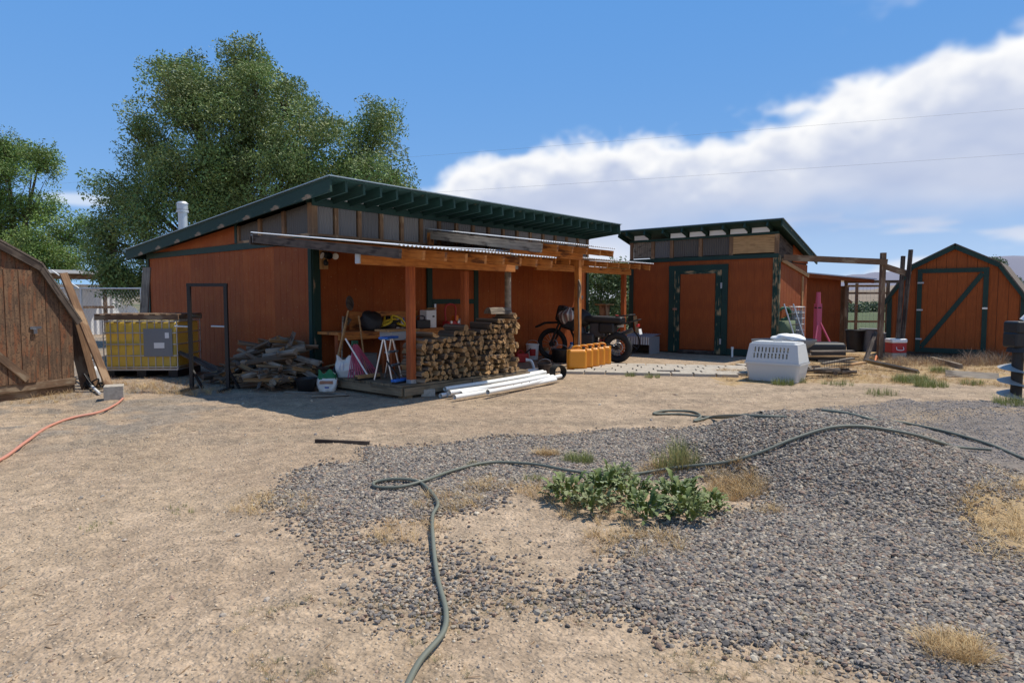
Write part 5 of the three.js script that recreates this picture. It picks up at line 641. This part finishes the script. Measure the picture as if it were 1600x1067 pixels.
{ const f = 38, b = at(30, 470, f).setY(-0.5); tree('cottonwood_tree', 'tall leafy green tree behind the weathered barn shed', b, pxBlobs([[10, 240, 50, 46], [58, 245, 28, 34], [-40, 280, 60, 60], [40, 315, 50, 40], [-10, 350, 60, 45], [60, 375, 45, 44, 1], [105, 350, 30, 36], [100, 395, 40, 36, 1], [30, 410, 60, 36, 1]], f, b), 8, 6, [0.16, 0.26, 0.05], 1.5); }
{ const f = 30, b = at(950, 468, f).setY(-0.3); tree('bushy_tree', 'dense green bushy tree filling the gap between the two orange buildings', b, pxBlobs([[935, 430, 30, 32], [968, 425, 26, 22], [950, 480, 36, 34], [945, 520, 38, 30], [985, 470, 24, 34]], f, b), 9, 14, [0.11, 0.18, 0.05], 1.4); }
for (const [px, py, rx, ry, l] of [[1551, 402, 14, 12, 'rounded green treetop beyond the barn shaped shed'], [1583, 428, 7, 8, 'small green treetop beside the larger one beyond the barn shaped shed'], [1526, 394, 6, 5, 'tiny green treetop just above the barn shaped shed roof']]) { const f = 70, b = at(px, 468, f).setY(-1.2); tree('far_tree', l, b, pxBlobs([[px, py, rx, ry], [px + rx * 0.5, py + ry * 1.4, rx, ry], [px - rx * 0.4, py + ry * 2.6, rx * 1.1, ry * 1.4]], f, b), 12 + px, 3, [0.09, 0.15, 0.05], 2.2); }
{ const r = rng(17); for (let i = 0; i < 9; i++) { const px = 1315 + i * 11, f = 120 + r() * 40, b = at(px, 468, f).setY(-1.8); tree('far_tree', 'distant green bush in the valley seen through the wire run', b, pxBlobs([[px, 472 + r() * 4, 9, 7]], f, b), 40 + i, 0.5, [0.1, 0.15, 0.06], 4.5, 'distant bushes in the valley'); } }
// ---------- things behind the old shed ----------
{
  const f = 26, p = at(130, 500, f), t = thing('white_metal_shed', 'white corrugated metal building with a brown post frame beyond the chain link fence', 'building', new THREE.Vector3(p.x, -0.4, p.z), 0.85);
  const g = corrugated(4.0, 2.4, 0.2, 0.02); g.translate(-0.6, 1.2, 0); obj('wall', g, M.roofWhite, t); obj('wall_body', box(4.0, 2.35, 3, -0.6, 1.18, -1.6), M.white, t);
  obj('roof', box(4.6, 0.12, 3.8, -1.2, 2.86, -1.0), M.roofWhite, t); obj('beam', box(4.2, 0.2, 0.1, -1.2, 2.68, 0.6), M.shedTrim, t); for (const x of [-2.6, 0.6]) obj('post', box(0.12, 2.6, 0.12, x, 1.3, 0.6), M.shedTrim, t); obj('cross_rail', box(1.8, 0.1, 0.06, 0.0, 1.5, 0.66), M.shedTrim, t); obj('roof_vent', cyl(0.16, 0.14, 0.3, -1.6, 3.05, -0.5), M.galv, t);
}
{
  const f = 19, a = at(112, 450, f), t = thing('chain_link_fence', 'galvanised chain link fence between the old shed and the orange workshop', 'fence', new THREE.Vector3(a.x, 0, a.z));
  const L = at(232, 450, f).x - a.x, h = 1.72; obj('top_rail', rod([-0.4, h, 0], [L, h, 0], 0.025), M.galv, t); for (const x of [0.25, 2.0]) obj('post', cyl(0.035, 0.035, h + 0.06, x, h / 2, 0), M.galv, t); obj('brace', rod([0.25, h * 0.98, 0], [-0.5, h * 1.3, 0.1], 0.02), M.galv, t);
  const w = []; for (let i = -24; i < 48; i++) for (const s of [-1, 1]) { const x0 = i * 0.09, x1 = x0 + s * h * 0.6; const c = (x) => Math.max(-0.4, Math.min(L, x)); if (Math.abs(x1 - x0) < 0.1) continue; const k0 = (c(x0) - x0) / (x1 - x0), k1 = (c(x1) - x0) / (x1 - x0); if (k1 - k0 < 0.05 || k0 > 0.95) continue; w.push(rod([c(x0), k0 * h, 0], [c(x1), k1 * h, 0], 0.0022, 0.0022, 3)); }
  obj('wire_mesh', w, M.galv, t);
}
{ const p = at(197, 470, 24), t = thing('satellite_dish', 'pale satellite dish beyond the chain link fence', 'dish', new THREE.Vector3(p.x, 0, p.z), 0.3); obj('reflector', xf(new THREE.SphereGeometry(0.55, 20, 8, 0, 6.283, 0, 0.9), 0, 0.95, 0, -2.0, 0, 0.3), M.roofWhite, t); obj('mast', cyl(0.04, 0.04, 1.0, 0, 0.5, 0), M.galv, t); obj('feed_arm', rod([0, 1.1, 0.1], [0.35, 1.5, 0.6], 0.02), M.galv, t); }
for (const [a, b, f, l] of [[[560, 246], [1700, 154], 60, 'upper overhead wire crossing the sky'], [[650, 297], [1700, 226], 60, 'lower overhead wire crossing the sky']]) { const A = at(...a, f), B = at(...b, f - 14), m = A.clone().lerp(B, 0.5); m.y -= 0.35; tag(obj('overhead_wire', tube([A.add(A.clone().sub(B).multiplyScalar(1.5)), m, B.add(B.clone().sub(A).multiplyScalar(0.8))], 0.006, 40, 4), M.greyPlastic), l, 'wire'); }

// ---------- ground cover ----------
function instanced(name, label, geo, m, list, kindCat) { const o = new THREE.InstancedMesh(geo, m, list.length), M4 = new THREE.Matrix4(), Q = new THREE.Quaternion(), E = new THREE.Euler(), c = new THREE.Color(); list.forEach((p, i) => { E.set(...p.r); M4.compose(new THREE.Vector3(...p.p), Q.setFromEuler(E), new THREE.Vector3(...p.s)); o.setMatrixAt(i, M4); o.setColorAt(i, c.setRGB(...p.c)); }); o.name = numbered(name); setShadow(o); scene.add(o); return tag(o, label, kindCat, null, 'stuff'); }
{
  const r = rng(123), list = [], tones = [[0.30, 0.255, 0.205], [0.22, 0.195, 0.168], [0.165, 0.148, 0.137], [0.36, 0.28, 0.195], [0.44, 0.38, 0.295], [0.27, 0.185, 0.135], [0.115, 0.103, 0.096], [0.24, 0.2, 0.165]];
  for (let i = 0; i < 1000000; i++) { const x = -3.2 + r() * 10.2, f = 1.9 + r() * 6.6; const d = gravelAt(x + (r() + r() - 1) * 0.22, f + (r() + r() - 1) * 0.22); if (d < 1 && r() > d) continue; const s = (r() < 0.45 ? rr(0.0028, 0.006, r) : rr(0.006, 0.0125, r)) * (r() < 0.04 ? 1.5 : 1), t = tones[Math.floor(r() * 8)], k = 0.7 + 0.4 * r(); list.push({ p: [x, Hn(x, f) + s * (0.15 + 0.5 * r()), -f], r: [rr(-0.5, 0.5, r), r() * 6.28, rr(-0.5, 0.5, r)], s: [s * 1.25, s * 0.72, s * 0.95], c: [t[0] * k, t[1] * k, t[2] * k] }); }
  const g = new THREE.IcosahedronGeometry(1, 0), q = g.attributes.position; for (let i = 0; i < q.count; i++) { const k = 0.75 + 0.5 * hash(Math.round(q.getX(i) * 50), Math.round(q.getY(i) * 50 + q.getZ(i) * 90), 3); q.setXYZ(i, q.getX(i) * k, q.getY(i) * k, q.getZ(i) * k); } g.computeVertexNormals();
  console.log('pebbles', list.length);
  instanced('gravel', 'grey and tan river gravel spread and mounded on the yard', g, mat({ roughness: 0.9 }), list, 'gravel');
  const l2 = []; for (let i = 0; i < 26000; i++) { const x = -9 + r() * 17, f = 2 + Math.pow(r(), 1.6) * 12; if (gravelAt(x, f) > 0.9 || (f > 11 && x > 0)) continue; const fg = inPoly(x, f, fineGravel); if (!fg && r() > 0.55) continue; const s = rr(0.002, 0.008, r) * (r() < 0.015 ? 2.6 : 1), t = tones[Math.floor(r() * 6)], k = 0.9 + 0.5 * r(); l2.push({ p: [x, Hn(x, f) + s * 0.2, -f], r: [r(), r() * 6, r()], s: [s * 1.3, s * 0.7, s], c: [t[0] * k, t[1] * k, t[2] * k] }); }
  for (let i = 0; i < 30000; i++) { const x = 2.5 + r() * 7, f = 5.5 + r() * 4, [a, b] = edge(x, f); if (!inPoly(a, b, fineGravel)) continue; const s = rr(0.004, 0.009, r), k = 0.8 + 0.4 * r(); l2.push({ p: [x, Hn(x, f) + s * 0.2, -f], r: [r(), r() * 6, r()], s: [s * 1.3, s * 0.7, s], c: [0.27 * k, 0.24 * k, 0.22 * k] }); }
  for (let i = 0; i < 16000; i++) { const x = -4 + r() * 8, f = 2 + Math.pow(r(), 1.3) * 5; if (gravelAt(x, f) > 0.9) continue; const s = rr(0.0025, 0.007, r), k = 0.75 + 0.4 * r(); l2.push({ p: [x, Hn(x, f) + s * 0.15, -f], r: [r(), r() * 6, r()], s: [s * 1.4, s * 0.8, s], c: [0.5 * k, 0.39 * k, 0.27 * k] }); }
  for (let i = 0; i < 450; i++) { const x = -5 + r() * 9, f = 2 + Math.pow(r(), 1.3) * 6; if (gravelAt(x, f) > 0.9) continue; const L = rr(0.012, 0.045, r), k = 0.6 + 0.6 * r(); l2.push({ p: [x, Hn(x, f) + 0.003, -f], r: [rr(-0.1, 0.1, r), r() * 6, rr(-0.1, 0.1, r)], s: [L, 0.0025, 0.0025], c: [0.3 * k, 0.2 * k, 0.12 * k] }); }
  instanced('small_stones', 'small scattered stones, clods and twigs on the dirt', new THREE.IcosahedronGeometry(1, 0), mat({ roughness: 0.95 }), l2, 'stones');
}
const tuft = (n, h, w, spread, seed) => { const r = rng(seed), P = [], U = []; for (let i = 0; i < n; i++) { const a = r() * 6.28, l = h * (0.5 + r()), lean = spread * r(), bx = Math.cos(a) * 0.25 * spread * r(), bz = Math.sin(a) * 0.25 * spread * r(), c = Math.cos(a + 1.57) * w, s = Math.sin(a + 1.57) * w, mx = bx + Math.cos(a) * lean * 0.4, mz = bz + Math.sin(a) * lean * 0.4, tx = bx + Math.cos(a) * lean, tz = bz + Math.sin(a) * lean; P.push(bx - c, 0, bz - s, bx + c, 0, bz + s, mx + c * 0.7, l * 0.6, mz + s * 0.7, bx - c, 0, bz - s, mx + c * 0.7, l * 0.6, mz + s * 0.7, mx - c * 0.7, l * 0.6, mz - s * 0.7, mx - c * 0.7, l * 0.6, mz - s * 0.7, mx + c * 0.7, l * 0.6, mz + s * 0.7, tx, l * 0.95, tz); for (let k = 0; k < 9; k++) U.push(0, 0); } const g = new THREE.BufferGeometry(); g.setAttribute('position', new THREE.Float32BufferAttribute(P, 3)); g.setAttribute('uv', new THREE.Float32BufferAttribute(U, 2)); g.computeVertexNormals(); return g; };
const bladeMat = new THREE.MeshPhysicalMaterial({ color: 0xffffff, roughness: 0.9, transmission: 0.2, thickness: 0, side: THREE.DoubleSide });
{
  const r = rng(51), dry = [], green = [], straw = [[0.52, 0.36, 0.16], [0.6, 0.44, 0.22], [0.42, 0.27, 0.12], [0.36, 0.22, 0.12]], gr = [[0.2, 0.23, 0.05], [0.24, 0.27, 0.08], [0.28, 0.28, 0.13]];
  const put = (L, x, f, s, pal, flatten = 1) => { const c = pal[Math.floor(r() * pal.length)], k = 0.8 + 0.4 * r(); L.push({ p: [x, Hn(x, f) - 0.003, -f], r: [0, r() * 6.28, 0], s: [s, s * flatten, s], c: [c[0] * k, c[1] * k, c[2] * k] }); };
  const patch = (px, py, rad, n, L, pal, s0, s1, flatten) => { const p = Gh(px, py); for (let i = 0; i < n; i++) { const a = r() * 6.28, d = rad * Math.sqrt(r()); put(L, p.x + Math.cos(a) * d, -p.z + Math.sin(a) * d * 0.8, rr(s0, s1, r), pal, flatten); } };
  for (let i = 0; i < 5000; i++) { const x = 2 + r() * 6, f = 3.2 + r() * 3, [a, b] = edge(x, f); if (inPoly(a, b, strawPatch)) put(dry, x, f, rr(0.06, 0.14, r), straw.slice(0, 2), 0.5); }
  for (let i = 0; i < 9000; i++) { const x = 3 + r() * 12, f = 9.6 + r() * 6, [a, b] = edge(x, f); if (inPoly(a, b, weedyYard) && fbm(x * 1.3, f * 1.3, 3, 0, 3) > 0.45) put(dry, x, f, rr(0.05, 0.12, r), straw, 0.7); }
  for (const [x, y, rad, n] of [[760, 760, 0.2, 50], [855, 712, 0.1, 60], [700, 785, 0.25, 60], [880, 770, 0.35, 120], [990, 850, 0.3, 90], [940, 800, 0.3, 80], [1150, 770, 0.22, 160], [1140, 745, 0.2, 90], [1040, 735, 0.2, 90], [1490, 1022, 0.13, 140], [430, 790, 0.3, 50], [640, 835, 0.25, 40], [1200, 800, 0.1, 20]]) patch(x, y, rad, n, dry, straw.slice(0, 3), 0.04, 0.11, 0.8);
  for (const [x, y, rad, n] of [[205, 604, 0.5, 60], [255, 610, 0.5, 60], [300, 615, 0.4, 50], [1270, 575, 0.6, 200], [1140, 583, 0.3, 120], [60, 622, 0.7, 90], [1340, 560, 0.8, 260]]) patch(x, y, rad, n, dry, straw, 0.05, 0.13, 0.9);
  for (let i = 0; i < 380; i++) { const px = 1385 + r() * 175, p = G(px, 562 + r() * 11); put(dry, p.x, -p.z, rr(0.08, 0.2, r), [[0.3, 0.19, 0.11], [0.44, 0.31, 0.16], [0.2, 0.13, 0.08]], 1); }
  for (let i = 0; i < 130; i++) { const px = 1510 + r() * 60, p = G(px, 563 + r() * 8); put(dry, p.x, -p.z, rr(0.14, 0.36, r), [[0.24, 0.15, 0.09], [0.3, 0.2, 0.12]], 1); }
  for (let i = 0; i < 330; i++) { const p = G(170 + r() * 190, 592 + r() * 24); put(dry, p.x, -p.z, rr(0.03, 0.1, r), straw.concat([[0.25, 0.17, 0.12]]), 0.8); }
  for (const [x, y, rad, n, s] of [[1428, 597, 0.35, 110, 0.16], [1455, 604, 0.25, 70, 0.14], [1470, 582, 0.2, 50, 0.16], [1520, 601, 0.18, 30, 0.13], [1378, 618, 0.25, 25, 0.13], [1225, 601, 0.18, 40, 0.14], [1250, 598, 0.12, 20, 0.12], [1310, 602, 0.25, 26, 0.12], [1020, 590, 0.15, 20, 0.12], [985, 588, 0.12, 16, 0.12], [905, 722, 0.13, 70, 0.1], [745, 728, 0.1, 30, 0.05], [830, 752, 0.08, 20, 0.07], [1595, 632, 0.3, 60, 0.14], [280, 798, 0.1, 12, 0.04], [150, 826, 0.1, 12, 0.04]]) patch(x, y, rad, n, green, gr, s * 0.6, s, 1);
  for (let i = 0; i < 420; i++) { const px = 380 + r() * 900, py = 935 + r() * 140, p = Gh(px, py); if (fbm(p.x * 3, -p.z * 3, 3, 0, 77) < 0.5) continue; for (let k = 0; k < 4; k++) put(k % 2 ? dry : green, p.x + rr(-0.05, 0.05, r), -p.z + rr(-0.04, 0.04, r), rr(0.02, 0.045, r), k % 2 ? straw : [[0.16, 0.17, 0.07], [0.2, 0.18, 0.08]], 0.6); }
  for (const [x, y] of [[1060, 720], [1045, 735], [1072, 728]]) patch(x, y, 0.1, 16, green, [[0.24, 0.27, 0.09], [0.34, 0.31, 0.12]], 0.08, 0.17, 1.3);
  instanced('dry_grass', 'straw coloured dry grass and weeds scattered on the yard', tuft(13, 0.75, 0.014, 1.3, 3), bladeMat, dry, 'grass');
  instanced('green_weeds', 'low green weeds sprouting on the dirt yard', tuft(11, 0.8, 0.02, 1.0, 6), bladeMat, green, 'weeds');
}
// broad leaved weeds in the gravel
{
  const leaf = (() => { const s = new THREE.Shape(); const pts = [[0, 0], [0.05, 0.12], [0.16, 0.2], [0.1, 0.28], [0.2, 0.42], [0.11, 0.47], [0.19, 0.62], [0.1, 0.68], [0.12, 0.8], [0, 1]]; s.moveTo(0, 0); for (const [x, y] of pts.slice(1)) s.lineTo(x, y); for (const [x, y] of pts.slice(1, -1).reverse()) s.lineTo(-x, y); const g = new THREE.ShapeGeometry(s), p = g.attributes.position; for (let i = 0; i < p.count; i++) { const x = p.getX(i), y = p.getY(i); p.setZ(i, 0.35 * y - 0.55 * y * y + Math.abs(x) * 0.5 + 0.05 * Math.sin(y * 20)); } for (let i = 0; i < p.count; i++) { const x = p.getX(i), y = p.getY(i); p.setXYZ(i, x, 0.85 * y - 0.62 * y * y + Math.abs(x) * 0.45 + 0.04 * Math.sin(y * 22 + x * 9), y * 0.85); } g.computeVertexNormals(); return g; })();
  const lm = [[0.085, 0.13, 0.02], [0.14, 0.185, 0.035], [0.2, 0.225, 0.085]].map((c) => new THREE.MeshPhysicalMaterial({ color: C(...c), roughness: 0.7, transmission: 0.2, thickness: 0, side: THREE.DoubleSide })), r = rng(61);
  for (const [px, py, s, l, k] of [[885, 785, 0.2, 'jagged green thistle rosette at the end of the weed patch beside the sage tuft', 1], [940, 775, 0.2, 'broad green weed in the patch beside the hose', 0], [925, 800, 0.18, 'grey green thistle low at the front of the weed patch', 2], [985, 785, 0.2, 'green thistle in the thick of the weed patch', 1], [1010, 812, 0.19, 'dark green weed at the front edge of the weed patch by the dry straw', 0], [1060, 790, 0.22, 'large dark leafed weed in the weed patch below the yellowing stalks', 0], [1075, 812, 0.18, 'bright leafed weed at the edge of the mounded gravel', 1], [1110, 800, 0.15, 'small green weed at the tip of the patch next to the dry grass', 1], [965, 755, 0.16, 'pale green thistle crossing the hose', 2]]) {
    const p = Gh(px, py), t = thing('thistle_weed', l, 'plant', p, r() * 6); for (let i = 0; i < 110; i++) { const o = obj('leaf', leaf, lm[(k + (i % 4 === 0 ? 1 : 0)) % 3], t), a = i * 2.4, q = s * (0.22 + 0.42 * r()), d = 0.13 * Math.sqrt(r()) * s * 5; o.position.set(Math.sin(a) * d, 0.01 + 0.11 * r() * s * 5, Math.cos(a) * d); o.rotation.set(0, a + rr(-0.7, 0.7, r), 0); o.rotateX(rr(-1.0, 0.25, r)); o.scale.setScalar(q); }
    obj('stem', rod([0, -0.02, 0], [0, 0.12 * s * 5, 0], 0.012, 0.006), lm[0], t);
  }
}
renderer.render(scene, camera);
